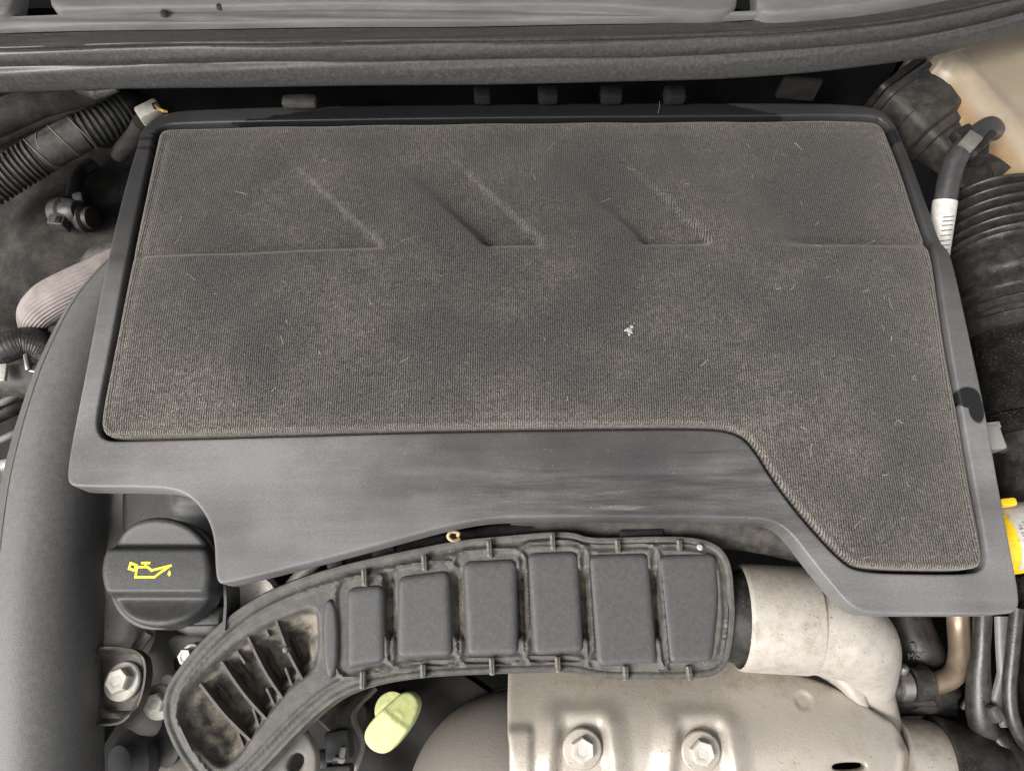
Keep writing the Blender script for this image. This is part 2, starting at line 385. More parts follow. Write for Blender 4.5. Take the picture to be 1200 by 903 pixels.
# ------------------------------------------------------------------ relief: an outline filled with a fine surface of given heights
def smooth_poly(pts, it=2, spacing=5.0):
    p = [np.array(q, float) for q in pts]
    for _ in range(it):
        o = []
        for i in range(len(p)):
            a, b = p[i], p[(i + 1) % len(p)]; o += [a * .75 + b * .25, a * .25 + b * .75]
        p = o
    p.append(p[0]); p = np.array(p); s = np.r_[0, np.cumsum(np.hypot(*np.diff(p, axis=0).T))]
    n = max(8, int(s[-1] / spacing)); t = np.linspace(0, s[-1], n, endpoint=False)
    return np.stack([np.interp(t, s, p[:, 0]), np.interp(t, s, p[:, 1])], 1)
def round_poly(pts, r=10.0, spacing=3.0):
    o = []; n = len(pts)
    for i in range(n):
        p0, p1, p2 = (np.array(pts[(i + k) % n], float) for k in (-1, 0, 1))
        la, lb = np.hypot(*(p0 - p1)), np.hypot(*(p2 - p1)); a = p1 + (p0 - p1) * min(r / la, .45); c = p1 + (p2 - p1) * min(r / lb, .45)
        o += [tuple((1 - t) ** 2 * a + 2 * t * (1 - t) * p1 + t * t * c) for t in np.linspace(0, 1, 7)]
    return smooth_poly(o, 0, spacing)
def inside(px, py, poly):
    r = np.zeros(px.shape, bool); x0, y0 = poly[:, 0], poly[:, 1]; x1, y1 = np.roll(x0, -1), np.roll(y0, -1)
    for a, b, c, d in zip(x0, y0, x1, y1):
        if b == d: continue
        r ^= ((b > py) != (d > py)) & (px < (c - a) * (py - b) / (d - b) + a)
    return r
def dist(px, py, poly, closed=True):
    best = np.full(px.shape, 1e9); n = len(poly)
    for i in range(n if closed else n - 1):
        a = poly[i]; e = poly[(i + 1) % n] - a; l2 = max(e @ e, 1e-9)
        t = np.clip(((px - a[0]) * e[0] + (py - a[1]) * e[1]) / l2, 0, 1)
        best = np.minimum(best, np.hypot(px - a[0] - t * e[0], py - a[1] - t * e[1]))
    return best
def sstep(a, b, x):
    t = np.clip((x - a) / (b - a), 0, 1); return t * t * (3 - 2 * t)
def relief(outline, z0, hfn, step=4.0, holes=(), skirt=.012, rings=(1.2, 2.6, 4.5), extra=None, base=None, level=None, avoid=None):
    loops = [np.asarray(outline, float)] + [np.asarray(h, float) for h in holes]
    pts, edges = [], []
    for lp in loops:
        n0 = len(pts); n = len(lp); pts += [tuple(q) for q in lp]
        edges += [(n0 + i, n0 + (i + 1) % n) for i in range(n)]
    cand = []
    for lp in loops:
        tn = np.roll(lp, -1, 0) - np.roll(lp, 1, 0); tn /= np.hypot(*tn.T)[:, None] + 1e-9
        nm = np.stack([-tn[:, 1], tn[:, 0]], 1)
        for r in rings:
            for s in (-1, 1): cand.append((lp + nm * r * s, r))
    allin = lambda x, y: inside(x, y, loops[0]) & ~np.any([inside(x, y, h) for h in loops[1:]] + [np.zeros(x.shape, bool)], axis=0)
    dall = lambda x, y: np.min([dist(x, y, lp) for lp in loops], axis=0)
    for q, r in cand:
        ok = allin(q[:, 0], q[:, 1]) & (dall(q[:, 0], q[:, 1]) > r * .93)
        pts += [tuple(a) for a in q[ok]]
    lo, hi = loops[0].min(0), loops[0].max(0)
    gx, gy = np.meshgrid(np.arange(lo[0], hi[0], step), np.arange(lo[1], hi[1], step)); gx = gx + (np.arange(gx.shape[0]) % 2)[:, None] * step * .5
    gx, gy = gx.ravel(), gy.ravel(); ok = allin(gx, gy); gx, gy = gx[ok], gy[ok]
    if avoid is not None: ok = ~avoid(gx, gy); gx, gy = gx[ok], gy[ok]
    ok = dall(gx, gy) > (max(rings) + step * .45 if rings else step * .5); pts += list(zip(gx[ok], gy[ok]))
    if extra is not None: pts += [tuple(q) for q in extra]
    vo, eo, fo = geometry.delaunay_2d_cdt([Vector(p) for p in pts], edges, [], 0, 1e-4)[:3]
    v2 = np.array([(p.x, p.y) for p in vo]); tri = np.array([list(f) for f in fo if len(f) == 3])
    c = v2[tri].mean(1); tri = tri[allin(c[:, 0], c[:, 1])]
    d = dall(v2[:, 0], v2[:, 1])
    global LAST_D
    h = hfn(v2[:, 0], v2[:, 1], d)
    zb = base(v2[:, 0], v2[:, 1]) if base else z0
    w = PA(v2[:, 0], v2[:, 1], level(v2[:, 0], v2[:, 1]) if level else z0); w[:, 2] = zb + h
    V = [Vector(q) for q in w.tolist()]; Fc = tri.tolist()
    cnt = {}
    for t in Fc:
        for a, b in ((t[0], t[1]), (t[1], t[2]), (t[2], t[0])):
            k = (min(a, b), max(a, b)); cnt[k] = cnt.get(k, 0) + 1
    low = {}
    if skirt:
        for (a, b), n in list(cnt.items()):
            if n != 1: continue
            for q in (a, b):
                if q not in low:
                    low[q] = len(V); V.append(V[q] + Vector((0, 0, -skirt)))
            Fc.append([a, b, low[b], low[a]])
    used = sorted({i for f in Fc for i in f}); LAST_D = [float(d[u]) if u < len(d) else 0.0 for u in used]; mp_ = {u: i for i, u in enumerate(used)}
    return [V[u] for u in used], [[mp_[i] for i in f] for f in Fc]
def edge_round(d, r, depth):
    t = np.clip(1 - d / r, 0, 1); return -depth * (1 - np.sqrt(np.clip(1 - t * t, 0, 1)))
def strip(path, width, height, ends=True):            # a straight thin rib along world points, upright
    V, Fc = [], []
    pts = [Vector(p) for p in path]
    for i, p in enumerate(pts):
        t = (pts[min(i + 1, len(pts) - 1)] - pts[max(i - 1, 0)]); t.z = 0; t.normalize(); s = Vector((-t.y, t.x, 0)) * width / 2
        V += [p - s + Vector((0, 0, -height)), p - s * .8, p + s * .8, p + s + Vector((0, 0, -height))]
    n = len(pts)
    for i in range(n - 1):
        for k in range(3): Fc.append([i * 4 + k, i * 4 + k + 1, i * 4 + 5 + k, i * 4 + 4 + k])
        Fc.append([i * 4 + 3, i * 4, i * 4 + 4, i * 4 + 7])
    Fc.append([0, 1, 2, 3]); Fc.append([(n - 1) * 4 + k for k in (3, 2, 1, 0)])
    return V, Fc
def text_mesh(s, size, at, xdir, ydir, thick=.0002):
    cu = bpy.data.curves.new('lettering', 'FONT'); cu.body = s; cu.size = size; cu.align_x = 'CENTER'; cu.align_y = 'CENTER'; cu.extrude = thick; cu.resolution_u = 2
    o = bpy.data.objects.new('lettering', cu); COL.objects.link(o)
    dg = bpy.context.evaluated_depsgraph_get(); me = bpy.data.meshes.new_from_object(o.evaluated_get(dg))
    xd, yd = Vector(xdir).normalized(), Vector(ydir).normalized(); zd = xd.cross(yd)
    V = [Vector(at) + xd * v.co.x + yd * v.co.y + zd * v.co.z for v in me.vertices]; Fc = [list(p.vertices) for p in me.polygons]
    bpy.data.objects.remove(o); bpy.data.curves.remove(cu); bpy.data.meshes.remove(me)
    return V, Fc

# ================================================================== THE SETTING
def grid(fn, nu, nv):
    V = [fn(i / nu, j / nv) for j in range(nv + 1) for i in range(nu + 1)]; q = nu + 1
    return V, [[j * q + i, j * q + i + 1, (j + 1) * q + i + 1, (j + 1) * q + i] for j in range(nv) for i in range(nu)]
def bumpy(a, b, s): return s * (math.sin(a * 13.1 + b * 7.7) + math.sin(a * 5.3 - b * 11.9 + 1.7)) * .5
o = obj('engine_bay_floor', grid(lambda u, v: Vector((-.75 + 1.5 * u, -.55 + 1.15 * v, -.30 + bumpy(u * 9, v * 9, .006))), 40, 30), 'dark'); tag(o, None, None, kind='structure')
def bonnet(u, v):       # the raised bonnet over the bay keeps the sky off from above and behind
    s = v * 1.05; x = (u - .5) * 1.5
    return Vector((x, .52 - s * math.cos(R(58)) - .05 * (2 * u - 1) ** 2, .12 + s * math.sin(R(58)) - .06 * (2 * u - 1) ** 2 + .03 * math.sin(v * 3.1)))
bu = grid(bonnet, 24, 24); bo = (lambda V, Fc: join((V, Fc), ([p + Vector((0, .016, .012)) for p in V], Fc)))(*bu)
o = obj('bonnet', bo, 'black'); tag(o, None, None, kind='structure')
YB = P(600, 104, 0.0).y
bulk = thing('bulkhead', 'dark felt bulkhead wall in the gap between rubber seal and engine cover', 'bulkhead', (0, YB, -.3))
obj('insulation_panel', grid(lambda u, v: Vector((-.60 + .905 * u, YB + .012 + .03 * v + bumpy(u * 30, v * 8, .002), -.30 + .335 * v)), 120, 24), 'pitch', bulk)
for x, w in ((565, 20), (642, 24), (716, 26), (790, 26)):
    obj('retaining_tab', rbox(P(x, 111, -.004), (w * .00062, .012, .010), rotz(.05), .002), 'dark', bulk)
obj('fixing_clip', rbox(P(351, 119, -.004), (.026, .010, .007), rotz(.03), .0025), 'hose', bulk)
obj('seam_fold', rbox(P(936, 103, -.002), (.030, .006, .022), rotz(-.12), .003), 'dark', bulk)
lw = thing('wing_insulation', 'dusty dark felt insulation pad behind the taped corrugated hose', 'insulation', P(40, 260, -.13))
LWO = smooth_poly([(-140, 60), (205, 60), (215, 200), (170, 330), (120, 440), (60, 400), (-140, 395)], 1, 12)
obj('felt_pad', relief(LWO, -.105, lambda x, y, d: .006 * np.sin(x * .045 + y * .02) + .008 * np.sin(y * .033 - x * .011) + edge_round(d, 14, .01), 9, skirt=.02, rings=(3, 8)), 'felt', lw)

# ---- cowl and seal along the windscreen
GX = [-100, 0, 150, 300, 600, 800, 900, 1000, 1100, 1200, 1320]; GY = [70, 66, 62, 60, 57, 53, 49, 41, 28, 3, -32]
def gline(x): return np.interp(x, GX, GY)
_gs = lambda x: sum(gline(x + k) for k in (-60, -30, 0, 30, 60)) / 5
ZS = .05
def swept(profile, x0, x1, nx, z0=ZS, wob=0, wf=None):
    V, Fc = [], []
    for i in range(nx + 1):
        x = x0 + (x1 - x0) * i / nx; sc = np.interp(x, [0, 800, 1200], [1, .98, .86])
        p0 = P(x, _gs(x), z0); t = (P(x + 4, _gs(x + 4), z0) - P(x - 4, _gs(x - 4), z0)).normalized(); nrm = Vector((t.y, -t.x, 0))
        mm = .00062
        for k, (dp, dz) in enumerate(profile):
            if wf: dp = -31 + (dp + 31) * wf(x)
            V.append(p0 + nrm * dp * mm * sc + Vector((0, 0, dz * .001 + wob * math.sin(x * .021 + k) * .001)))
    m = len(profile)
    for i in range(nx):
        for k in range(m - 1): Fc.append([i * m + k, i * m + k + 1, (i + 1) * m + k + 1, (i + 1) * m + k])
    return V, Fc
def dens(pr, n=3):
    a = catmull([Vector((p[0], p[1], 0)) for p in pr], n); return [(q.x, q.y) for q in a]
seal = thing('bonnet_seal', 'long grey rubber seal strip curving along the windscreen cowl', 'seal', P(600, 75, .03))
obj('seal_band', swept(dens([(-34, -6), (-31.5, -4), (-29, 1.5), (-24, 2.0), (-14, 3.2), (-6, 6.2), (-2.8, 6.2), (-1.2, 3), (-.6, -2), (.2, -9)]), -100, 1310, 150, wob=.25), 'seal', seal)
obj('seal_bead', swept(dens([(-.4, -9), (.4, 0), (2, 5), (6, 9.4), (10, 8.8), (13.5, 4.2), (16, .2), (18, -.6), (20, 2.2), (23, 5), (26, 3.4), (28.5, 1), (30.5, -3), (31.5, -8), (31, -13), (26, -16)]), -100, 1310, 150, wob=.3), 'seal', seal)
obj('seal_tear', tube([P(88, 104, .028), P(112, 107, .022), P(138, 104, .026)], [.002, .006, .002], 10), 'seal', seal)
cowl = thing('windscreen_cowl', 'pale grey plastic windscreen cowl panels above the rubber seal', 'cowl', P(600, 10, .05))
obj('drip_ledge', swept(dens([(-31, 1.0), (-33, 5.0), (-36, 6.0), (-41, 6.3), (-46, 6.6)]), -100, 1310, 120, wob=.3, wf=lambda x: np.interp(x, [0, 600, 830, 1200], [1, .95, .35, .35])), 'cowl', cowl)
obj('cowl_well', grid(lambda u, v: P(-120 + 1440 * u, 40 - 130 * v, .02), 40, 4), 'dark', cowl)
def cowlpanel(name, pts):
    obj(name, relief(smooth_poly(pts, 2, 9), .062, lambda x, y, d: .0008 * np.sin(x * .02) + edge_round(d, 5, .002), 9, skirt=.014, rings=(1.5, 4)), 'cowl', cowl)
cowlpanel('cowl_panel', [(-120, -70), (20, -70), (18, -5), (10, 12), (2, 17), (-120, 24)])
cowlpanel('cowl_panel', [(57, -70), (866, -70), (866, -10), (862, 13), (780, 11), (700, 6), (600, 4), (300, 5), (150, 8), (70, 12), (57, 10)])
cowlpanel('cowl_panel', [(884, -70), (1320, -70), (1320, -62), (1200, -34), (1100, -8), (1020, 5), (950, 12), (893, 15), (888, 5)])
for x, y in ((148, 9.5), (258, 9), (193, 17)):
    obj('rivet', lathe(P(x, y, .058), (0, -.1, 1), [(.0026, 0), (.0026, .0015), (.0018, .0028), (.0004, .0032)], 14), 'black', cowl)

# ================================================================== ENGINE COVER
STX = [100, 190, 440, 830, 1090, 1200]; STY = [306, 301, 291, 287, 289, 290]
_py = np.array([80, 120, 200, 290, 335, 380, 440, 500, 560, 900]); _pz = np.array([-.009, -.007, .0005, .0062, .0078, .0074, .0042, .0008, 0, 0])
PYX = np.arange(80, 901, 4); PYZ = np.interp(PYX, _py, _pz); PYZ = np.convolve(np.pad(PYZ, 8, 'edge'), np.hanning(17) / np.hanning(17).sum(), 'valid')
def cover_h(x, y, fingers=True):
    ys = np.interp(x, STX, STY); s = ys - y
    A = np.interp(x, [120, 230, 440, 1200], [.0018, .0048, .0078, .0078])
    low = -A * sstep(-1, 4.5, s); fm = np.zeros(np.shape(x))
    if fingers:
        for (lx, rx) in ((445, 576), (632, 760), (829, 962)):
            sl = np.clip(s, 0, 130)
            L_ = lx - sl * 1.03; Rr = rx - sl * 1.06
            we = 70 if lx > 800 else 16
            m = sstep(-1, 7, x - L_) * (1 - sstep(-we, 2, x - Rr))
            fz = -A * np.clip(sl / 118, 0, 1) ** 1.15 * sstep(-1, 6, s)
            low = low + (fz - low) * m; fm = np.maximum(fm, m)
    if fingers: low = low - .0030 * np.interp(x, [130, 260, 1000, 1110], [.2, 1, 1, .7]) * (1 - fm) * np.exp(-((s - 2.5) / 2.6) ** 2)
    low = low + np.interp(y, PYX, PYZ)
    return low
RIM = smooth_poly([(160, 172), (165, 150), (190, 130), (260, 126), (400, 123), (700, 120), (900, 120), (1012, 121), (1043, 133), (1058, 165), (1075, 206), (1092, 255), (1104, 288), (1113, 291), (1125, 340), (1140, 410), (1155, 480), (1170, 565), (1184, 640), (1195, 695), (1194, 717), (1172, 720), (1100, 720), (1026, 720), (1004, 715), (986, 700), (950, 655), (928, 626), (910, 612), (880, 607), (750, 606), (650, 606), (575, 607), (525, 616), (470, 631), (400, 650), (330, 668), (268, 683), (255, 684), (252, 668), (251, 632), (243, 606), (226, 584), (204, 573), (165, 571), (100, 571), (80, 569), (78, 552), (85, 510), (102, 425), (120, 330), (135, 262), (150, 204)], 2, 4.5)
FAB = smooth_poly([(183, 172), (187, 153), (203, 150), (320, 147), (600, 143), (900, 141), (1018, 140), (1034, 145), (1042, 165), (1060, 212), (1084, 284), (1091, 294), (1099, 350), (1110, 420), (1124, 495), (1137, 570), (1148, 630), (1152, 660), (1140, 667), (1080, 667), (1012, 665), (990, 656), (942, 603), (908, 558), (886, 521), (866, 503), (830, 497), (700, 498), (500, 501), (300, 507), (150, 511), (124, 511), (118, 500), (121, 475), (133, 415), (150, 325), (168, 240)], 2, 5)
def grow(poly, k):
    tn = np.roll(poly, -1, 0) - np.roll(poly, 1, 0); tn /= np.hypot(*tn.T)[:, None]; nm = np.stack([tn[:, 1], -tn[:, 0]], 1)
    t = poly + nm * k
    if dist(t[:1, 0], t[:1, 1], poly)[0] and inside(t[:1, 0], t[:1, 1], poly)[0]: t = poly - nm * k
    return t
HOLE = grow(FAB, 5.5)
cover = thing('engine_cover', 'large black plastic engine cover with ribbed grey fabric inset', 'engine cover', P(600, 400, -.03))
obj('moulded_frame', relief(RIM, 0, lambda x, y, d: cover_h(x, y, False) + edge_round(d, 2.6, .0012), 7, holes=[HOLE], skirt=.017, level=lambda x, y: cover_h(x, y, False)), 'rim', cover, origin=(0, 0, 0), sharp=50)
def fab_h(x, y, d):
    return cover_h(x, y) + .0012 + edge_round(d, 7, .0040) - .0012 * sstep(16, 9, d) * sstep(5, 10, d) + .0004 * np.sin(x * .05 + y * .03)
FING = ((445, 576), (632, 760), (829, 962))
def near_step(x, y, k=9.0):
    return np.abs(np.interp(x, STX, STY) - 1.5 - y) < k
def near_ridge(x, y, lo=-6, hi=12):
    r = np.zeros(np.shape(x), bool)
    for lx, rx in FING:
        s_ = np.interp(lx, STX, STY) - y; o_ = x - (lx - s_ * 1.03); r |= (s_ > 9) & (s_ < 112) & (o_ > lo) & (o_ < hi)
    return r
xs_ = np.arange(126, 1092, 3.5); ex_ = np.array([(x, np.interp(x, STX, STY) - o_) for o_ in (-6, -3.5, -1.5, 0, 1.2, 2.4, 3.6, 5, 7, 9.5) for x in xs_])
ey_ = np.array([(lx - s_ * 1.03 + o_, float(np.interp(lx, STX, STY)) - s_) for lx, rx in FING for s_ in np.arange(12, 112, 3.4) for o_ in (-4, -1.5, .5, 2.2, 3.9, 5.6, 7.5, 10)])
ex_ = np.concatenate([ex_, ey_[~near_step(ey_[:, 0], ey_[:, 1], 12)]])
ex_ = ex_[inside(ex_[:, 0], ex_[:, 1], FAB)]; ex_ = ex_[dist(ex_[:, 0], ex_[:, 1], FAB) > 13]
fp = obj('fabric_pad', relief(FAB, 0, fab_h, 3.6, extra=ex_, avoid=lambda x, y: near_step(x, y) | near_ridge(x, y), skirt=.012, rings=(1.3, 3, 5.2, 8, 11), level=lambda x, y: cover_h(x, y, False)), 'fabric', cover, origin=(0, 0, 0), sharp=80)
at_ = fp.data.attributes.new('edge_dust', 'FLOAT', 'POINT')
at_.data.foreach_set('value', [float(.36 * math.exp(-(max(q - 4, 0) / 7.0)) + .26 * math.exp(-q / 60.0)) for q in LAST_D])
obj('mounting_pad', relief(smooth_poly([(205, 140), (1010, 135), (1085, 330), (1130, 560), (1150, 690), (1040, 690), (900, 560), (300, 560), (130, 535)], 1, 25), -.022, lambda x, y, d: 0 * x, 40, skirt=.03, rings=()), 'dark', cover)

# lint caught on the fabric: too fine to count
LV = []
def onfab(x, y):
    z = float(cover_h(np.array([x * 1.]), np.array([y * 1.]))[0]); p = P(x, y, z); p.z = z + .0018; return p
spots = [(470, 285), (330, 170), (520, 165), (650, 170), (745, 200), (770, 135), (905, 190), (930, 170), (215, 275), (290, 230), (420, 165), (850, 150), (1000, 620), (1010, 655), (1060, 565), (330, 330), (230, 330), (700, 240), (620, 240), (950, 520), (820, 430), (480, 420), (330, 395), (1040, 350), (1010, 290)]
while len(spots) < 100:
    x, y = rng.uniform(150, 1130), rng.uniform(150, 650); q = np.array([x]), np.array([y])
    if inside(*q, FAB)[0] and dist(*q, FAB)[0] > 12: spots.append((x, y))
for i, (x, y) in enumerate(spots):
    a = rng.uniform(0, 6.3); l = rng.uniform(3, 9) if i > 24 else rng.uniform(7, 17); pth = []
    for k in range(4):
        pth.append(onfab(x, y) + Vector((0, 0, rng.uniform(0, .0006)))); a += rng.uniform(-.45, .45); x += math.cos(a) * l / 3; y += math.sin(a) * l / 3
    LV.append(tube(pth, rng.uniform(.00006, .00016), 4, smooth=2))
tag(obj('lint', join(*LV), 'lint'), 'pale lint fibres and hairs scattered over the ribbed fabric', 'lint', kind='stuff')
fk = []
for dx, dy, r in ((0, 0, 5.5), (-4, 0, 3.5), (2.5, -4, 3.8), (0, 5, 3.6), (3, 3, 3), (-2, -9, 1), (6, -8, 1.4)):
    b = onfab(737 + dx, 388 + dy); n = 9
    v = [b + Vector((math.cos(k * 6.283 / n), math.sin(k * 6.283 / n), 0)) * r * .00036 * rng.uniform(.6, 1.2) for k in range(n)]
    fk.append((v + [b + Vector((0, 0, .0009))], [[k, (k + 1) % n, n] for k in range(n)]))
tag(obj('paint_flake', join(*fk), 'flake'), 'small white crusty fleck stuck on the grey fabric', 'fleck')

# ================================================================== OIL FILLER CAP
ZC = -.018
CC = np.array((182.5, 669.5)); RC = 65.0
circ = np.stack([CC[0] + RC * np.cos(np.linspace(0, 2 * math.pi, 110, endpoint=False)), CC[1] + RC * 1.005 * np.sin(np.linspace(0, 2 * math.pi, 110, endpoint=False))], 1)
def cap_h(x, y, d):
    up = sstep(645, 636, y); dn = sstep(692, 700, y)
    seg = -.0075 * up * (1 - .75 * sstep(640, 606, y)) - .0065 * dn * (1 - .7 * sstep(700, 732, y))
    return seg + edge_round(d, 8, .004) + .0004 * sstep(34, 0, np.abs(y - 668))
oc = thing('oil_filler_cap', 'round black oil filler cap with raised grip bar and yellow oil can mark', 'oil cap', P(186, 676, -.06))
obj('cap_body', relief(circ, ZC, cap_h, 2.2, skirt=.016), 'cap', oc, sharp=55)
cb = PA(np.array([182.5]), np.array([669.5]), ZC)[0]; rr = RC * mpp(182, 670, ZC)
obj('cap_skirt', lathe((cb[0], cb[1], ZC - .036), (0, 0, 1), [(rr * .93, 0), (rr * .97, .004), (rr * .985, .022), (rr * .985, .0235), (rr * .9, .025)], 72, mod=lambda a, j: 1 + (.012 * (1 if math.sin(a * 36) > 0 else -1) if j in (1, 2) else 0)), 'cap', oc)
def stroke(a, b, w, z):
    A, B = P(*a, z), P(*b, z); t = (B - A).normalized(); s = Vector((-t.y, t.x, 0)) * w * .5 * .00047; e = t * w * .5 * .00047
    A = A - e; B = B + e; u = Vector((0, 0, .0004)); v = [A - s, B - s, B + s, A + s]
    return v + [q + u for q in v], [[0, 1, 2, 3], [4, 5, 6, 7], [0, 1, 5, 4], [1, 2, 6, 5], [2, 3, 7, 6], [3, 0, 4, 7]]
zs = ZC + .0003
sy = []
for path in ([(161, 664), (159, 676), (181, 676), (189, 670), (200, 662.5), (190, 665), (178, 668), (173, 664), (161, 664)],
             [(153.5, 659.5), (160, 662), (158, 668), (151.5, 666), (153.5, 659.5)], [(167, 659.3), (175, 659.3)], [(171, 659.3), (171, 663.5)]):
    for a, b in zip(path, path[1:]): sy.append(stroke(a, b, 2.9, zs + len(sy) * 1e-6))
dr = [P(199, 667.5, zs), P(200.5, 671.5, zs), P(199.5, 674.5, zs), P(197.5, 674.5, zs), P(196.6, 672, zs)]
sy.append((dr + [p + Vector((0, 0, .0004)) for p in dr], [[0, 1, 2, 3, 4], [5, 6, 7, 8, 9]] + [[k, (k + 1) % 5, 5 + (k + 1) % 5, 5 + k] for k in range(5)]))
tag(obj('oil_can_symbol', join(*sy), 'yellow', oc, sharp=20), 'yellow dripping oil can symbol', None)

# ================================================================== BIG INTAKE PIPE, left
ZP = -.062
pc = [(160, 322), (124, 372), (97, 440), (80, 505), (67, 570), (59, 640), (53, 720), (51, 800), (50, 880), (50, 960)]
pr = [36, 42, 49, 54, 57, 59, 61.5, 63, 64, 65]
rad = [k * mpp(60, y, ZP) for k, (x, y) in zip(pr, pc)]
def facet(a, t):                      # section with one flat side, its edge running along the upper left
    deg = math.degrees(a) % 360
    c0, c1 = PCR, PCR + 50
    if c0 <= deg <= c1: return math.cos(R(25)) / math.cos(R(deg - (c0 + c1) / 2)) * 1.02
    return 1 + .02 * math.exp(-(min(abs(deg - c0), abs(deg - c1)) / 10.0) ** 2)
PCR = 112.5
ip = thing('intake_pipe', 'wide matt black plastic intake pipe running down beside the oil cap', 'pipe', P(60, 640, -.1))
pth = [P(x, y, ZP) for x, y in pc]
obj('pipe_body', tube(pth, rad, 96, shape=facet), 'pipe', ip, sharp=12)
ml = []
cc = catmull(pth, 8)
for i, q in enumerate(cc):
    t = (cc[min(i + 1, len(cc) - 1)] - cc[max(i - 1, 0)]).normalized(); sdv = Vector((-t.y, t.x, 0)).normalized()
    if sdv.x > 0: sdv = -sdv
    rq = float(np.interp(i / (len(cc) - 1), np.linspace(0, 1, len(rad)), rad)) * 1.018
    ml.append(q + sdv * rq * math.cos(R(180 - PCR)) + Vector((0, 0, rq * math.sin(R(PCR)))))
obj('mould_line', tube(ml, .0007, 8, smooth=1), 'pipe', ip)
obj('weld_seam', tube([P(x + r * .97, y, ZP - .012) for (x, y), r in zip(pc, pr)][4:], .0022, 8), 'hose', ip)
br = obj('bracket_flange', relief(smooth_poly([(104, 757), (150, 758), (166, 763), (172, 778), (171, 800), (163, 828), (150, 845), (135, 850), (104, 849)], 2, 4), -.064,
    lambda x, y, d: .004 * sstep(7, 2, d) - .0035 * sstep(40, 36, np.hypot((x - 144) * .98, y - 797)), 3, skirt=.010), 'bracket', ip)
obj('flange_wall', rbox(P(110, 803, -.066), (.003, .043, .018), rotz(-.05), .001), 'bracket', ip)
def bolt(parent, x, y, z, rw, rh, h, tilt=(0, 0, 1), rot=.3, wmat='bolt', name='bolt'):
    k = mpp(x, y, z); c = P(x, y, z)
    b = obj(name, hexhead(c + Vector(tilt).normalized() * .0015, tilt, rh * k, h, rot), 'bolt', parent, sharp=25)
    tmp = b
    wv = lathe(c, tilt, [(rw * k, -.001), (rw * k, .0012), (rw * k * .93, .002), (rw * k * .5, .0022)], 32)
    w = obj('washer', wv, wmat, None); w.parent = b; w.location = WLOC[w.name] - WLOC[b.name]
    return b
bolt(ip, 144, 798, -.0662, 22, 14.5, .0065, (-.12, .1, 1), .5)

# ================================================================== CYLINDER HEAD with its lugs, cam cover and bolts
eb = thing('cylinder_head', 'grimy cylinder head castings and bolts around the oil filler cap', 'engine', P(200, 720, -.14))
obj('cam_cover', relief(smooth_poly([(140, 540), (300, 540), (300, 640), (262, 690), (262, 745), (205, 745), (160, 700), (140, 640)], 1, 8), -.066, lambda x, y, d: edge_round(d, 10, .006) + .004 * sstep(200, 215, x) * sstep(600, 590, y), 6, skirt=.05), 'cap', eb)
obj('cover_wall', strip([P(263, 684, -.034), P(264, 708, -.036), P(262, 738, -.038)], .0022, .03), 'cap', eb)
obj('cam_cover_step', rbox(P(238, 722, -.062), (.028, .012, .016), rotz(.02), .002), 'cap', eb)
obj('casting_wall', relief(smooth_poly([(120, 570), (150, 570), (165, 640), (150, 690), (152, 765), (114, 765), (108, 690)], 1, 6), -.078, lambda x, y, d: edge_round(d, 8, .006) + .006 * np.sin(y * .06), 5, skirt=.05), 'pale', eb)
obj('casting_rib', tube([P(175, 741, -.088), P(160, 762, -.09), P(150, 780, -.095)], .0035, 10), 'alu', eb)
obj('lower_casting', relief(smooth_poly([(140, 735), (268, 735), (268, 800), (230, 850), (240, 930), (180, 930), (160, 870), (165, 800)], 1, 8), -.118, lambda x, y, d: edge_round(d, 10, .006) + .004 * np.sin(x * .07) * np.sin(y * .05), 6, skirt=.06), 'turbo', eb)
obj('cam_cover_lug', relief(smooth_poly([(188, 742), (250, 742), (250, 775), (235, 790), (205, 775)], 2, 4), -.085, lambda x, y, d: edge_round(d, 5, .002), 4, skirt=.02), 'cap', eb)
bolt(eb, 226, 768, -.083, 14, 10, .008, (-.25, -.1, 1), .1)
bolt(eb, 187, 822, -.088, 20, 12.5, .006, (-.15, -.1, 1), .2)
obj('bolt_boss', lathe(P(197, 850, -.14), (-.1, .25, 1), [(.012, 0), (.0115, .03), (.010, .048), (.006, .049)], 24), 'alu', eb)
obj('stud', lathe(P(201, 797, -.094), (0, 0, 1), [(.005, 0), (.005, .006), (.004, .008)], 16), 'bolt', eb)
obj('coolant_knob', lathe(P(184, 880, -.135), (-.5, -.2, 1), [(.017, 0), (.02, .008), (.019, .022), (.013, .028), (.012, .03), (.004, .031)], 28), 'conn', eb)
obj('knob_ring', lathe(P(196, 868, -.118), (-.5, -.2, 1), [(.016, 0), (.017, .004), (.013, .006)], 28), 'rubber', eb)
inj = obj('injector_ring', lathe(P(303, 700, -.075), (.05, -.15, 1), [(.0165, 0), (.0165, .012), (.0150, .0145), (.0125, .0150), (.0115, .0135), (.010, .0135), (.004, .0145)], 40), 'pale', eb)
obj('ring_collar', lathe(P(302, 703, -.08), (.05, -.15, 1), [(.019, 0), (.0195, .009), (.017, .012)], 40), 'steelpipe', eb)
obj('injector_line', tube([P(300, 735, -.08), P(330, 700, -.075), P(352, 675, -.07), P(372, 655, -.068)], .005, 12), 'turbo', eb)
obj('wiring_loom', tube([P(395, 672, -.062), P(470, 650, -.06), P(560, 632, -.06), P(650, 618, -.062)], .008, 14), 'rubber', eb)
obj('loom_clip', rbox(P(452, 652, -.058), (.016, .013, .014), rotz(.25), .002), 'rubber', eb)
obj('loom_clip', rbox(P(395, 664, -.060), (.011, .015, .014), rotz(.25), .002), 'conn', eb)
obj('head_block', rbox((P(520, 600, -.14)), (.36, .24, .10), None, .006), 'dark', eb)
chg = thing('charge_pipe', 'fat black rubber charge pipe lying in the shadow under the cover', 'pipe', P(800, 620, -.1))
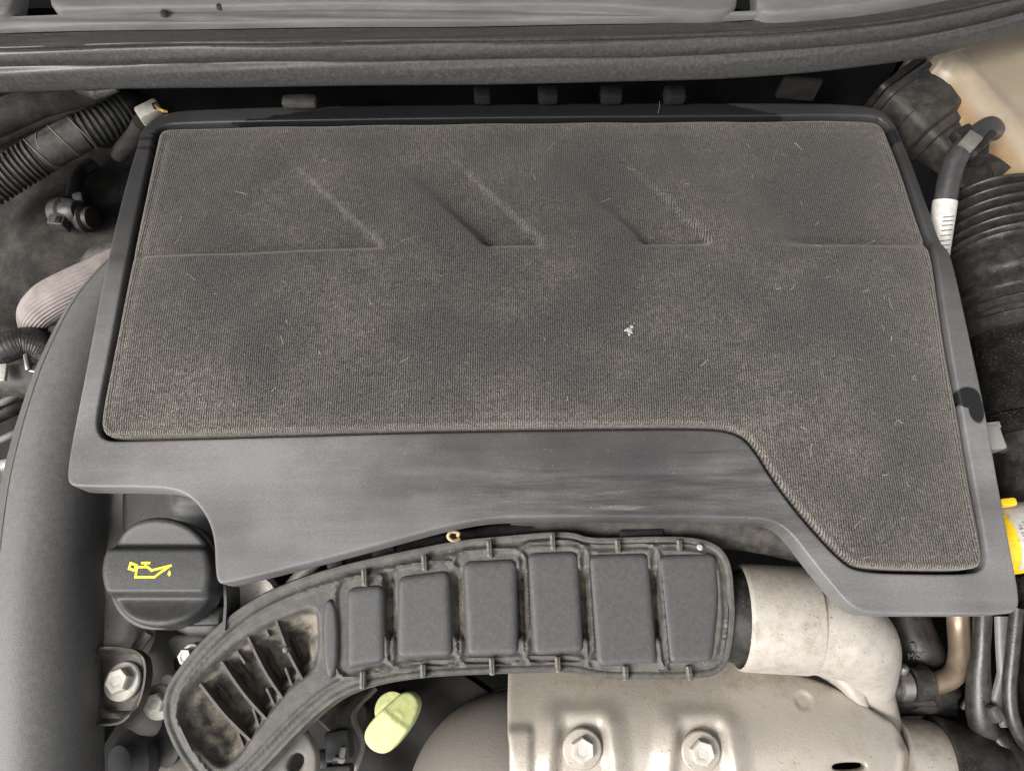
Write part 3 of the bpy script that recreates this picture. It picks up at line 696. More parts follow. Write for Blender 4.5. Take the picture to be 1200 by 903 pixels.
obj('pipe_wall', tube([P(600, 618, -.07), P(700, 616, -.066), P(800, 615, -.064), P(880, 620, -.066), P(960, 640, -.075), P(1020, 670, -.09)], .0155, 36), 'hose', chg)
obj('pipe_clip', rbox(P(751, 626, -.05), (.030, .006, .006), rotz(.03), .0015), 'rubber', chg)
# ================================================================== RIBBED AIR DUCT
ZD = -.042
DUCT = smooth_poly([(190, 832), (194, 806), (212, 778), (248, 737), (292, 703), (335, 682), (382, 666), (425, 655), (480, 643), (540, 631), (600, 626), (640, 622), (672, 622), (692, 630), (760, 627), (818, 628), (846, 640), (858, 662), (861, 700), (862, 725), (857, 765), (848, 786), (826, 795), (760, 796), (702, 795), (682, 789), (655, 787), (560, 790), (500, 793), (445, 801), (404, 815), (378, 834), (352, 858), (326, 886), (298, 915), (270, 935), (240, 925), (212, 890), (195, 856)], 2, 3.5)
PADS = [
    [(411, 689), (444, 685), (446, 774), (411, 783)],
    [(471, 676), (521, 668), (525, 768), (470, 771)],
    [(547, 658), (600, 655), (602, 766), (552, 768)],
    [(623, 648), (672, 646), (679, 763), (630, 767)],
    [(694, 650), (755, 648), (766, 777), (705, 780)],
    [(775, 651), (835, 648), (838, 700), (830, 775), (790, 777)]]
CHAM = smooth_poly([(205, 835), (222, 800), (262, 762), (300, 735), (345, 716), (374, 708), (377, 740), (375, 783), (345, 805), (322, 832), (300, 862), (285, 885), (262, 905), (238, 885), (214, 855)], 2, 4)
def widen(p, k=6.0):
    q = np.array(p, float); c = q.mean(0); q[:, 0] += np.sign(q[:, 0] - c[0]) * k; q[:, 1] += np.sign(q[:, 1] - c[1]) * 1.5; return [tuple(a) for a in q]
PADS = [widen(p) for p in PADS]
PADL = [round_poly(p, 9, 4) for p in PADS]
def duct_h(x, y, d):
    bead = .0028 * sstep(0, 2, d) * (1 - sstep(7, 9.5, d))
    rid = .0020 * sstep(13.5, 16, d) * (1 - sstep(19, 22, d))
    floor_ = .0025 * sstep(10, 22, d)
    h = bead + floor_ + rid
    # raised outline around every pad, dusty valley between the pads
    for p in PADL:
        dp = np.where(inside(x, y, p), 0, dist(x, y, p))
        m = sstep(15, 11, dp) * sstep(8, 12, d)
        h = np.maximum(h, .0018 * sstep(0, 3, d) + .0032 * m * (1 - .9 * sstep(9.5, 7, dp)))
    for a in (457, 536, 611, 683, 766):      # valley floors
        w = sstep(7.5, 4, np.abs(x - a - (y - 700) * .05)) * sstep(664, 676, y + (a - 600) * .05 * 0) * sstep(752, 738, y) * sstep(20, 26, d)
        h = h - .0095 * w
    ic = inside(x, y, CHAM); dc = np.where(ic, dist(x, y, CHAM), 0)
    h = h - .009 * sstep(0, 9, dc) - .009 * sstep(10, 26, dc) * sstep(-40, 10, (x - 262) * .75 + (y - 800) * -.55 + 30)
    oc_ = np.where(ic, 0, dist(x, y, CHAM))
    return h
duct = thing('air_duct', 'ribbed black plastic air duct with six raised pads and open vaned end', 'air duct', P(560, 715, -.08))
obj('duct_body', relief(DUCT, ZD, duct_h, 2.4, skirt=.012, rings=(1, 2.2, 4.5, 7, 8.6, 10)), 'duct', duct, sharp=60)
for p in PADS:
    obj('raised_pad', relief(round_poly(p, 11, 2.5), ZD + .0054, lambda x, y, d: edge_round(d, 8, .0040), 4, skirt=.007, rings=(1, 2.2, 3.6, 5.2, 7)), 'pad', duct, sharp=80)
obj('raised_pad', relief(smooth_poly([(376, 704), (392, 700), (397, 730), (396, 792), (378, 797)], 2, 3), ZD + .0065, lambda x, y, d: edge_round(d, 5, .004), 3, skirt=.022, rings=(1, 2.2, 3.6, 5)), 'pad', duct, sharp=80)
for a, b in (((427, 667), (428, 687)), ((497, 650), (498, 669)), ((573, 633), (574, 654)), ((647, 625), (648, 645)), ((723, 633), (724, 648)), ((795, 633), (796, 647)),
             ((426, 786), (425, 807)), ((496, 778), (496, 794)), ((576, 770), (577, 791)), ((653, 769), (654, 788)), ((732, 780), (733, 797)), ((806, 780), (808, 797))):
    A, B = P(*a, ZD + .0045), P(*b, ZD + .0045)
    obj('clip', rbox((A + B) / 2, (.0032, (B - A).length, .007), rotz(math.atan2(B.y - A.y, B.x - A.x) - math.pi / 2), .0008), 'duct', duct)
    obj('clip_slot', rbox((A + B) / 2 + Vector((.0001, 0, .0032)), (.0009, (B - A).length * .9, .0012), rotz(math.atan2(B.y - A.y, B.x - A.x) - math.pi / 2), .0003), 'black', duct)
for a, b in (((234, 801), (297, 871)), ((259, 775), (317, 848)), ((290, 746), (335, 824)), ((321, 721), (358, 803))):
    A, B = P(*a, ZD + .001), P(*b, ZD + .001); mid = (A + B) / 2 + Vector((-.0012, -.001, -.0005))
    obj('vane', strip(catmull([A, mid, B], 6), .0020, .021), 'duct', duct)
for a, b, dz in (((246, 790), (268, 818), .010), ((272, 766), (294, 797), .010), ((277, 762), (287, 777), .003), ((309, 733), (315, 745), .003),
                 ((279, 860), (288, 882), .004), ((296, 829), (306, 860), .004), ((312, 806), (325, 834), .004), ((334, 782), (345, 811), .004), ((305, 745), (330, 795), .012), ((335, 725), (352, 770), .012)):
    obj('short_vane', strip([P(*a, ZD - dz), P(*b, ZD - dz)], .0016, .016), 'duct', duct)
obj('locating_pin', lathe(P(338, 761, ZD - .004), (0, 0, 1), [(.002, 0), (.0022, .006), (.0016, .008), (.0006, .0085)], 14), 'mark', duct)
obj('duct_foot', relief(smooth_poly([(298, 890), (330, 868), (352, 852), (360, 858), (374, 885), (366, 930), (290, 930)], 2, 4), -.060, lambda x, y, d: edge_round(d, 5, .0025), 3,
    holes=[smooth_poly([(336, 900), (339, 886), (348, 881), (356, 886), (354, 898), (345, 907)], 2, 2.5)], skirt=.006), 'dusty', duct)
tag(obj('dry_peel', tube([P(538, 631, -.037), P(530, 633, -.033), P(525, 628, -.03), P(529, 623, -.031), P(537, 624, -.034), P(536, 628, -.036)], .0011, 8), 'twig'), 'curled tan scrap of dry peel lying on the black duct edge', 'debris')
tag(obj('white_crumb', lathe(P(820, 641, ZD + .004), (0, 0, 1), [(.0018, 0), (.0023, .001), (.0012, .0024)], 9), 'flake'), 'tiny white crumb on the rightmost corner of the ribbed duct', 'debris')

# ================================================================== HEAT SHIELD, TURBO, SILVER ELBOW
SH = smooth_poly([(596, 760), (800, 750), (905, 768), (940, 787), (975, 799), (1010, 817), (1042, 838), (1068, 850), (1085, 880), (1098, 912), (1100, 980), (596, 980), (597, 880), (594, 850)], 1, 4)
slot = smooth_poly([(978, 894), (1020, 894), (1021, 904), (978, 904)], 2, 3)
def pocket(x, y, cx, cy):
    u = np.abs(x - cx) - (y - cy) * .10; edge = sstep(44, 36, u); inn = sstep(32, 26, u)
    top = sstep(cy - 46, cy - 34, y); topi = sstep(cy - 34, cy - 26, y)
    return .0042 * sstep(62, 34, u) * sstep(cy - 62, cy - 26, y) - .0052 * sstep(37, 21, u) * sstep(cy - 46, cy - 22, y)
def sh_base(x, y):
    t = (y - 885) / 100.0
    z = -.072 - .020 * np.clip(-t, 0, None) ** 1.7 - .022 * np.clip(t, 0, None) ** 2
    z = z - 8e-7 * np.clip(x - 930, 0, None) ** 2 - .012 * sstep(1060, 1110, x)
    return z
def sh_h(x, y, d):
    h = pocket(x, y, 682, 877) + pocket(x, y, 822, 880) - .0018 * sstep(11, 9, np.hypot(x - 948, (y - 822)))
    h += .0035 * sstep(628, 618, x) * sstep(845, 860, y) + edge_round(d, 5, .002)
    h += .003 * sstep(1060, 1072, x) * sstep(870, 885, y)
    return h + .0005 * np.sin(x * .031) * np.sin(y * .043)
hsh = thing('heat_shield', 'bright stamped steel heat shield with two bolt pockets below the duct', 'heat shield', P(820, 870, -.12))
obj('shield_plate', relief(SH, -.072, sh_h, 3.2, holes=[slot], skirt=.006, base=sh_base), 'shield', hsh, sharp=60)
obj('slot_backing', rbox(P(1000, 900, -.112), (.05, .03, .01), None, .002), 'dark', hsh)
for x, y in ((682, 877), (821, 880)):
    bolt(hsh, x, y, -.0715, 23, 14.5, .0065, (.02, -.05, 1), .15 if x < 700 else .4, 'shield')
tb = thing('turbo_housing', 'sooty brown domed turbo housing beside the pale yellow plug', 'turbo', P(560, 900, -.16))
c = P(606, 948, -.148)
obj('dome', lathe(c, (-.12, .1, 1), [(.080 * math.cos(a), .080 * math.sin(a) * .9) for a in np.linspace(-.3, 1.5, 24)], 72), 'turbo', tb)
obj('dome_band', lathe(c, (-.12, .1, 1), [(.0815, -.022), (.083, -.016), (.083, -.006), (.0815, -.002)], 72), 'turbo', tb)
elb = thing('turbo_outlet_elbow', 'matt silver aluminium turbo outlet elbow tucked under the engine cover', 'elbow pipe', P(960, 740, -.12))
ZE = -.072; km = mpp(900, 720, ZE)
A = P(864, 722, ZE); B = P(948, 727, ZE); ax = (B - A).normalized(); ln = (B - A).length; r0 = 61 * km
obj('sleeve', lathe(A, ax, [(r0 * .90, .02), (r0 * .93, .001), (r0 * .955, 0), (r0 * .985, .0008), (r0 * 1.0, .003), (r0 * 1.0, ln - .004), (r0 * .985, ln - .001), (r0 * .93, ln)], 72), 'elbow', elb)
obj('duct_end', lathe(P(845, 722, ZE), ax, [(r0 * .80, 0), (r0 * .86, .012), (r0 * .89, .030), (r0 * .6, .031)], 48), 'rubber', elb)
ep = [(925, 727), (958, 732), (985, 742), (1006, 758), (1016, 782), (1022, 812), (1032, 850)]
ez = [ZE, ZE, ZE - .001, ZE - .006, ZE - .018, ZE - .032, ZE - .045]
er = [56, 56, 54, 47, 36, 25, 24]
obj('elbow_body', tube([P(x, y, z) for (x, y), z in zip(ep, ez)], [k * km for k in er], 64), 'elbow', elb, sharp=70)
obj('web', relief(smooth_poly([(965, 760), (985, 772), (1012, 776), (1027, 797), (1019, 812), (1035, 838), (1005, 822), (985, 800), (965, 790)], 1, 4), -.078, lambda x, y, d: edge_round(d, 6, .004) - .012 * sstep(990, 1035, x) * sstep(790, 835, y), 3, skirt=.012), 'elbow', elb)
obj('casting_seam', tube([P(866, 751, ZE) + Vector((0, 0, .0262)), P(905, 750, ZE) + Vector((0, 0, .0268)), P(944, 754, ZE) + Vector((0, 0, .0262))], .0007, 8), 'elbow', elb)
# steel neck and black hose clamp, bottom right
nk = thing('turbo_inlet_neck', 'silver pipe neck with black rubber hose clamped on it, beside heat shield', 'pipe neck', P(1110, 890, -.15))
a0 = P(1040, 912, -.125); a1 = P(1230, 960, -.125); ax2 = (a1 - a0).normalized(); kk = mpp(1100, 900, -.125)
obj('neck', lathe(a0, ax2, [(70 * kk, 0), (72 * kk, 20 * kk), (74 * kk, 30 * kk), (74 * kk, 84 * kk)], 72), 'elbow', nk)
hs_ = obj('hose_end', lathe(a0, ax2, [(74 * kk, 44 * kk), (79 * kk, 45 * kk), (81 * kk, 48 * kk), (81 * kk, 95 * kk), (78 * kk, 100 * kk), (78 * kk, 112 * kk), (84 * kk, 115 * kk), (84 * kk, 175 * kk), (70 * kk, 176 * kk)], 72), 'rubber', nk)
# side post with taped cables
sp = thing('wrapped_cable_post', 'black taped cable bracket rising beside the bronze pipe', 'bracket', P(1172, 800, -.2))
obj('back_panel', rbox(P(1215, 810, -.13), (.05, .16, .10), rotz(.03), .008), 'gloss', sp)
obj('web_strip', tube([P(1152, 715, -.080), P(1150, 760, -.085), P(1147, 800, -.095), P(1152, 850, -.105), P(1185, 915, -.12)], [.006, .0055, .008, .009, .009], 20), 'bellows', sp)
obj('face_strip', grid(lambda u, v: P(np.interp(v, [0, .25, .5, .75, 1], [1165, 1166, 1168, 1160, 1172]) + u * np.interp(v, [0, .5, .75, 1], [21, 20, 18, 12]), 722 + v * 130, -.074 - .012 * abs(u - .5) ** 2 - .02 * v), 6, 30), 'strip', sp)
obj('pale_tape', rbox(P(1165, 836, -.088), (.0080, .012, .010), rotz(.35), .0035), 'bracket', sp)
obj('side_rib', tube([P(1192, 712, -.072), P(1187, 760, -.078), P(1183, 810, -.085), P(1190, 850, -.09), P(1220, 900, -.1)], .0045, 16), 'bellows', sp)
obj('lower_band', tube([P(1140, 848, -.115), P(1165, 862, -.108), P(1190, 892, -.108), P(1205, 930, -.112)], [.008, .010, .011, .011], 16), 'gloss', sp)
# bronze pipe with hose
bp = thing('coolant_pipe', 'bent bronze coloured steel pipe entering a black hose under the cover', 'pipe', P(1110, 760, -.13))
zb = -.105; kb = mpp(1110, 760, zb)
obj('bent_pipe', tube([P(1122, 690, zb + .01), P(1123, 730, zb), P(1125, 765, zb), P(1119, 788, zb), P(1100, 799, zb), P(1070, 801, zb)], 12.5 * kb, 24), 'steelpipe', bp)
obj('hose_collar', lathe(P(1090, 800, zb), P(1060, 803, zb) - P(1090, 800, zb), [(14 * kb, 0), (19 * kb, 1.5 * kb), (19 * kb, 19 * kb), (15 * kb, 21 * kb)], 32), 'rubber', bp)
obj('clamp_band', lathe(P(1066, 802, zb), (-1, -.05, 0), [(15 * kb, 0), (16.5 * kb, 1 * kb), (16.5 * kb, 13 * kb), (14 * kb, 14 * kb)], 32), 'clampsteel', bp)
obj('clamp_screw', lathe(P(1056, 788, zb + .006), (.2, .6, .5), [(5 * kb, 0), (6 * kb, 2 * kb), (6 * kb, 9 * kb), (3 * kb, 11 * kb)], 12), 'clampsteel', bp)
hz = obj('lower_hose', tube([P(1068, 804, zb), P(1040, 806, zb - .003), P(1005, 812, zb - .01)], 14.5 * kb, 24), 'rubber', bp)
rh = thing('rubber_hose', 'thick black rubber hose printed with white letters beside silver elbow', 'hose', P(1070, 770, -.16))
hc = [P(1098, 812, -.14), P(1082, 770, -.128), P(1066, 735, -.128), P(1050, 690, -.13)]
obj('hose_wall', tube(hc, .0165, 32), 'rubber', rh)
up_ = (P(1072, 740, -.11) - P(1078, 772, -.11)).normalized()
xd = Vector((up_.y, -up_.x, 0)); zq = P(1075, 769, -.1108)
obj('hose_print', text_mesh('MOT', .0064, zq, xd, up_), 'mark', rh, sharp=20)
obj('print_block', rbox(P(1070.5, 757, -.1108), (.0032, .0046, .0004), rotz(.2), .0001), 'mark', rh)
obj('print_bar', rbox(P(1077, 779, -.1118), (.004, .0005, .0004), rotz(.2), .0001), 'mark', rh)
lb = thing('lower_hose_bundle', 'dark crumpled cable bundle below the bronze pipe', 'cables', P(1075, 820, -.17))
for k in range(3): obj('cable', tube([P(1040, 818 + 7 * k, -.135), P(1065, 815 + 7 * k, -.13 - .004 * k), P(1090, 812 + 9 * k, -.132), P(1115, 822 + 7 * k, -.14)], .0055, 10), 'hose', lb)

# ================================================================== PALE YELLOW PLUG and the dark things under the duct
pl = thing('dipstick_handle', 'pale lime yellow plastic dipstick handle standing beside the turbo housing', 'dipstick', P(455, 850, -.12))
BL = smooth_poly([(425, 866), (429, 850), (452, 826), (475, 806), (491, 820), (488, 838), (478, 857), (459, 880), (446, 884), (433, 878)], 2, 3)
def bl_h(x, y, d):
    u = (x - 458) * .62 - (y - 845) * .78       # along the blade, + towards the stem
    return edge_round(d, 3.5, .0028) - .009 * sstep(2, 8, u) * np.clip(u / 40, 0, 1) + .0005 * sstep(9, 7, np.hypot(x - 464, y - 841)) * sstep(5, 7, np.hypot(x - 464, y - 841))
obj('grip', relief(BL, -.066, bl_h, 2.4, skirt=.012), 'lime', pl, sharp=70)
obj('collar', lathe(P(463, 833, -.100), (-.1, .2, 1), [(.010, 0), (.0115, .002), (.0118, .010), (.0105, .013), (.006, .0135)], 36), 'lime', pl)
obj('guide_tube', tube([P(464, 834, -.09), P(468, 820, -.14), P(470, 800, -.2)], .006, 14), 'rubber', pl)
cn = thing('sensor_connector', 'small grey black wiring connector between duct foot and yellow dipstick handle', 'connector', P(395, 880, -.12))
obj('plug_body', rbox(P(398, 872, -.098), (.016, .019, .02), rotz(.15), .002), 'conn', cn)
obj('latch', rbox(P(401, 884, -.086), (.004, .010, .003), rotz(-.1), .0008), 'greyconn', cn)
obj('latch', rbox(P(398, 889, -.086), (.008, .0025, .004), rotz(-.15), .0008), 'greyconn', cn)
obj('socket', rbox(P(378, 889, -.1), (.010, .012, .016), rotz(.1), .002), 'conn', cn)
obj('plug_tail', rbox(P(392, 905, -.1), (.024, .010, .016), rotz(.05), .002), 'conn', cn)
obj('cable', tube([P(400, 860, -.098), P(405, 830, -.1), P(420, 812, -.11)], .005, 12), 'hose', cn)
rb = thing('block_casting', 'dark engine casting in the gap beneath the ribbed duct', 'engine', P(420, 850, -.2))
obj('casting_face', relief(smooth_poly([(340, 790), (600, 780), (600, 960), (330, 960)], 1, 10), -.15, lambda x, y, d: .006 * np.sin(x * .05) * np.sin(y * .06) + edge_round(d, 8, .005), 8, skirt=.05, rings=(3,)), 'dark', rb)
obj('casting_boss', lathe(P(413, 832, -.14), (.2, -.1, 1), [(.013, 0), (.013, .018), (.010, .022), (.006, .022)], 24), 'hose', rb)
obj('casting_arm', tube([P(380, 850, -.12), P(402, 825, -.125), P(430, 805, -.13)], .008, 14), 'hose', rb)
# ================================================================== LEFT SIDE: hoses, sleeves, connectors
def corr(r, amp, per, lo=-1, hi=9):
    return lambda t, s: r + (amp * (1 if (s / per) % 1 < .55 else -1) if lo <= t <= hi else 0)
ch = thing('corrugated_conduit', 'dusty corrugated wiring conduit with a taped smooth middle', 'conduit', P(60, 180, -.08))
cpts = [P(-60, 248, -.052), P(0, 211, -.05), P(40, 186, -.048), P(80, 163, -.046), P(115, 146, -.046), P(150, 128, -.05)]
kc = mpp(60, 180, -.05)
def conduit_r(t, s):
    base = 21 * kc
    if .43 < t < .70: return base * 1.04
    return base + .0011 * (1 if (s / .0042) % 1 < .5 else -1)
obj('conduit_wall', tube(cpts, conduit_r, 32, smooth=40), 'hose', ch, sharp=30)
wrap = catmull(cpts, 40)
for f, tl in ((.44, .5), (.50, -.4), (.58, .5), (.69, .55)):
    c0 = wrap[int(f * (len(wrap) - 1))]; t = (wrap[int(f * (len(wrap) - 1)) + 2] - c0).normalized(); x, y, z = frame((t + Vector((tl * .4, tl, .1))).normalized())
    obj('tape_edge', tube([c0 + (x * math.cos(a) + y * math.sin(a) * 1.0) * 22.5 * kc for a in np.linspace(0, math.pi * 2, 30)], .00045, 6, smooth=1, cap=False), 'dusty', ch)
obj('end_boot', tube([P(128, 141, -.05), P(150, 128, -.052), P(172, 126, -.06)], [24 * kc, 25 * kc, 16 * kc], 28), 'rubber', ch)
sk = thing('braided_hose', 'pinkish grey fabric sleeved hose with lengthwise ribs, emerging under the cover', 'hose', P(80, 345, -.1))
ks = mpp(80, 340, -.075)
spts = [P(165, 300, -.075), P(128, 318, -.072), P(90, 336, -.07), P(60, 352, -.074), P(44, 368, -.085), P(40, 385, -.105)]
obj('sleeve', tube(spts, [21 * ks, 22 * ks, 22.5 * ks, 23 * ks, 21 * ks, 15 * ks], 144, shape=lambda a, t: 1 + .028 * math.sin(a * 36)), 'sock', sk, sharp=80)
obj('sleeve_cuff', tube([P(150, 292, -.072), P(120, 303, -.078), P(105, 316, -.09)], [.010, .012, .009], 24), 'hose', sk)
lc = thing('round_wiring_connector', 'dull grey wiring plug fixed on the felt below corrugated conduit', 'connector', P(84, 252, -.11))
obj('plug_barrel', lathe(P(66, 250, -.088), (1, -.08, .3), [(.009, 0), (.0125, .002), (.0125, .010), (.0105, .012), (.0105, .020), (.008, .024)], 20), 'conn', lc)
obj('plug_block', rbox(P(74, 252, -.083), (.014, .026, .014), rotz(-.12), .002), 'conn', lc)
obj('plug_window', rbox(P(68, 257, -.0755), (.0045, .006, .001), rotz(-.12), .0003), 'dark', lc)
obj('plug_window', rbox(P(72, 238, -.0755), (.009, .004, .001), rotz(-.12), .0003), 'dark', lc)
obj('plug_latch', rbox(P(92, 232, -.08), (.008, .008, .006), rotz(.3), .0015), 'conn', lc)
obj('plug_boot', lathe(P(95, 256, -.09), (1, -.1, .25), [(.011, 0), (.012, .002), (.012, .006), (.009, .008), (.009, .012), (.004, .013)], 20), 'rubber', lc)
obj('cable', tube([P(86, 232, -.09), P(92, 205, -.095), P(110, 192, -.1)], .006, 12), 'rubber', lc)
wc = thing('white_plug', 'off white plastic plug end with brass tip behind the cover corner', 'connector', P(178, 132, -.03))
d1 = (P(186, 121, -.012) - P(170, 140, -.02)).normalized()
obj('plug_shell', rbox(P(176, 132, -.016), (.013, .018, .012), rotz(math.atan2(d1.y, d1.x) - math.pi / 2), .002), 'whiteconn', wc)
obj('plug_opening', rbox(P(181.5, 124, -.0095), (.0035, .006, .001), rotz(.5), .0003), 'dark', wc)
obj('terminal', tube([P(182, 123, -.010), P(189, 129, -.008), P(196, 131, -.010)], .0014, 8), 'brass', wc)
obj('plug_cable', tube([P(168, 143, -.02), P(158, 160, -.04), P(140, 180, -.07)], .0075, 14), 'rubber', wc)
du = thing('scuttle_drain', 'dark dusty curved drain moulding below the left end of the seal', 'drain', P(30, 140, -.05))
obj('upper_lip', tube([P(-80, 172, -.03), P(0, 138, -.022), P(45, 120, -.018), P(95, 108, -.016), P(120, 100, -.01)], [.013, .013, .012, .011, .008], 24), 'felt', du)
obj('lower_lip', tube([P(-80, 192, -.045), P(0, 156, -.038), P(50, 136, -.036), P(100, 122, -.036), P(130, 112, -.04)], .009, 20), 'hose', du)
ac = thing('braided_cable', 'black woven sleeve cable curving into a metal clip beside the intake pipe', 'cable', P(20, 410, -.12))
obj('woven_sleeve', tube([P(-60, 432, -.085), P(0, 412, -.082), P(30, 402, -.084), P(52, 408, -.09), P(64, 425, -.1)], .0125, 40, shape=lambda a, t: 1 + .03 * math.sin(a * 12 + t * 90) * math.sin(a * 12 - t * 90), smooth=20), 'rubber', ac)
obj('inner_hose', tube([P(-40, 470, -.10), P(10, 445, -.1), P(45, 440, -.1), P(70, 455, -.11)], .018, 24), 'hose', ac)
obj('clip_jaw', rbox(P(33, 425, -.072), (.0035, .014, .006), rotz(.35), .001), 'clampsteel', ac)
obj('clip_jaw', rbox(P(45, 436, -.074), (.017, .0035, .005), rotz(-.25), .001), 'clampsteel', ac)
obj('clip_spring', rbox(P(47, 428, -.076), (.015, .003, .004), rotz(-.15), .001), 'clampsteel', ac)
sc = thing('spring_hose_clip', 'small steel spring clip below the end of the fabric sleeved hose', 'clip', P(60, 390, -.1))
obj('clip_ear', rbox(P(46, 388, -.086), (.004, .009, .006), rotz(-.4), .001), 'clampsteel', sc)
obj('clip_band', tube([P(50, 392, -.088), P(58, 396, -.086), P(62, 404, -.088)], .0025, 10), 'clampsteel', sc)
obj('clip_block', rbox(P(70, 387, -.09), (.013, .012, .01), rotz(-.2), .0015), 'conn', sc)
lm = thing('starter_bracket', 'worn bare metal bracket half hidden outside the intake pipe', 'bracket', P(10, 560, -.13))
obj('bracket_plate', relief(smooth_poly([(-40, 548), (14, 533), (30, 535), (32, 570), (14, 605), (-40, 612)], 1, 5), -.105, lambda x, y, d: edge_round(d, 6, .003) - .006 * sstep(14, 8, np.hypot(x - 8, (y - 568) * .6)), 3, skirt=.012), 'alu', lm)
bw = thing('battery_lead', 'dark thick lead and pale bracket edge beside the intake pipe', 'cable', P(15, 480, -.15))
obj('lead', tube([P(-40, 500, -.12), P(10, 478, -.115), P(38, 462, -.12), P(60, 450, -.13)], .008, 14), 'rubber', bw)
obj('edge_strip', tube([P(-20, 478, -.1), P(5, 470, -.097), P(25, 458, -.1), P(36, 452, -.105)], .003, 10), 'dusty', bw)
obj('lead_lug', rbox(P(2, 437, -.075), (.008, .014, .004), rotz(.1), .001), 'whiteconn', bw)
lf = thing('gearbox_casting', 'dark gearbox casting deep down beside the wide intake pipe', 'engine', P(20, 600, -.22))
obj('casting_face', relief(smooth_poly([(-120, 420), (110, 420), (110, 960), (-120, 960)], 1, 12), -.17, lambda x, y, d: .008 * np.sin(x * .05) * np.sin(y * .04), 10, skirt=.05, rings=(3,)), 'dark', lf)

# ================================================================== RIGHT SIDE: air hose, resonator, vacuum hose, tank, wash cap
ah = thing('air_intake_hose', 'black concertina air intake hose clamped to a glossy tube', 'hose', P(1180, 330, -.1))
za = -.048
h0, h1, h2, h3, h4 = P(1160, 238, za), P(1178, 300, za), P(1197, 390, za), P(1216, 500, za), P(1232, 580, za)
ka = mpp(1180, 330, za)
def bell(t, s):
    r = 62 * ka
    if t < .50: return r * (.88 + .22 * t) + .0042 * (abs(math.cos(s / .0086 * math.pi)) * 2 - 1)
    if t < .80: return r * 1.0 + .0014 * sstep(.1, .9, np.array(abs(math.sin(s / .026 * math.pi)))) 
    return r * 1.02
obj('bellows', tube([h0, h1, h2], bell, 72, smooth=60), 'bellows', ah, sharp=80)
for p, w in ((.80, .006), (.98, .008)):
    c0 = h1.lerp(h2, p * .98); obj('clamp_band', lathe(c0, h2 - h1, [(66 * ka, 0), (69 * ka, .0012), (69 * ka, w), (66 * ka, w + .001)], 64), 'rubber', ah)
obj('glossy_tube', tube([h1.lerp(h2, .9), h3], [61 * ka, 60 * ka], 64, smooth=4), 'gloss', ah)
obj('tube_band', lathe(h2.lerp(h3, .95), h3 - h2, [(60 * ka, 0), (65 * ka, .002), (65 * ka, .012), (60 * ka, .014)], 64), 'gloss', ah)
obj('tube_neck', tube([h3, h4], 50 * ka, 48, smooth=3), 'rubber', ah)
obj('inlet_stub', lathe(P(1145, 205, -.062), P(1160, 238, -.05) - P(1145, 205, -.062), [(.030, 0), (.032, .006), (.030, .012), (.029, .03)], 56), 'hose', ah)
rs = thing('resonator_box', 'black plastic resonator box with raised ridges behind the cover corner', 'air box', P(1085, 150, -.08))
def loft(secs, seg=28):
    V, Fc = [], []
    for c_, ax_, w, h, p in secs:
        x, y, z = frame(ax_)
        for k in range(seg):
            a = 2 * math.pi * k / seg; ca, sa = math.cos(a), math.sin(a)
            V.append(c_ + x * w * math.copysign(abs(ca) ** p, ca) + y * h * math.copysign(abs(sa) ** p, sa))
    for i in range(len(secs) - 1):
        for k in range(seg): Fc.append([i * seg + k, i * seg + (k + 1) % seg, (i + 1) * seg + (k + 1) % seg, (i + 1) * seg + k])
    Fc.append(list(range(seg))); Fc.append([(len(secs) - 1) * seg + k for k in range(seg)]); return V, Fc
q0, q1 = P(1050, 113, -.045), P(1130, 190, -.05); aq = (q1 - q0); L0 = aq.length; aq = aq.normalized(); kq = .00064
def sec(t, w, h, p=.28): return (q0 + aq * L0 * t, aq, w * kq, h * kq, p)
obj('box_shell', loft([sec(-.1, 36, 34), sec(.0, 40, 38), sec(.30, 42, 40), sec(.31, 43, 41), sec(.50, 43, 41), sec(.53, 41, 39), sec(.56, 33, 31), sec(.64, 32, 30), sec(.66, 28, 26), sec(.95, 24, 20)]), 'hose', rs, sharp=35)
obj('rim_band', loft([sec(-.03, 43, 41), sec(.0, 45, 43), sec(.04, 45, 43), sec(.05, 42, 40)]), 'conn', rs)
obj('rim_band', loft([sec(-.14, 38, 36), sec(-.12, 41, 39), sec(-.07, 41, 39), sec(-.05, 38, 36)]), 'rubber', rs)
tc = obj('outlet_boot', lathe(P(1118, 195, -.07), (0, 0, 1), [(.018, 0), (.019, .004), (.016, .008), (.019, .012), (.016, .016), (.014, .02)], 28), 'rubber', rs)
vh = thing('vacuum_hose', 'smooth dark grey vacuum hose held in a clip above the air hose', 'hose', P(1125, 200, -.06))
vz = -.006; kv = mpp(1125, 190, vz)
vp = [P(1098, 300, -.03), P(1104, 260, -.018), P(1109, 228, -.010), P(1116, 196, -.003), P(1127, 176, .002), P(1140, 163, .002), P(1152, 153, 0), P(1160, 149, -.006), P(1164, 153, -.02)]
obj('hose_wall', tube(vp, 12.5 * kv, 28), 'conn', vh)
obj('clip', rbox(P(1137, 166, .010), (.011, .013, .007), rotz(-.75), .001), 'dusty', vh)
obj('clip_arm', rbox(P(1128, 158, .004), (.015, .010, .010), rotz(.5), .002), 'rubber', vh)
obj('clip_arm', rbox(P(1150, 170, .004), (.006, .026, .010), rotz(-.8), .0015), 'rubber', vh)
obj('clip_arm', rbox(P(1146, 180, -.004), (.010, .014, .014), rotz(-.3), .002), 'rubber', vh)
for k, (r_, z_) in enumerate(((.0155, -.03), (.0175, -.036), (.0165, -.043))):
    obj('ribbed_stub', lathe(P(1135, 203 + 5 * k, z_), (0, -.3, 1), [(r_ * .9, 0), (r_, .0015), (r_, .004), (r_ * .85, .006)], 28), 'rubber', vh)
vq = catmull(vp, 8)
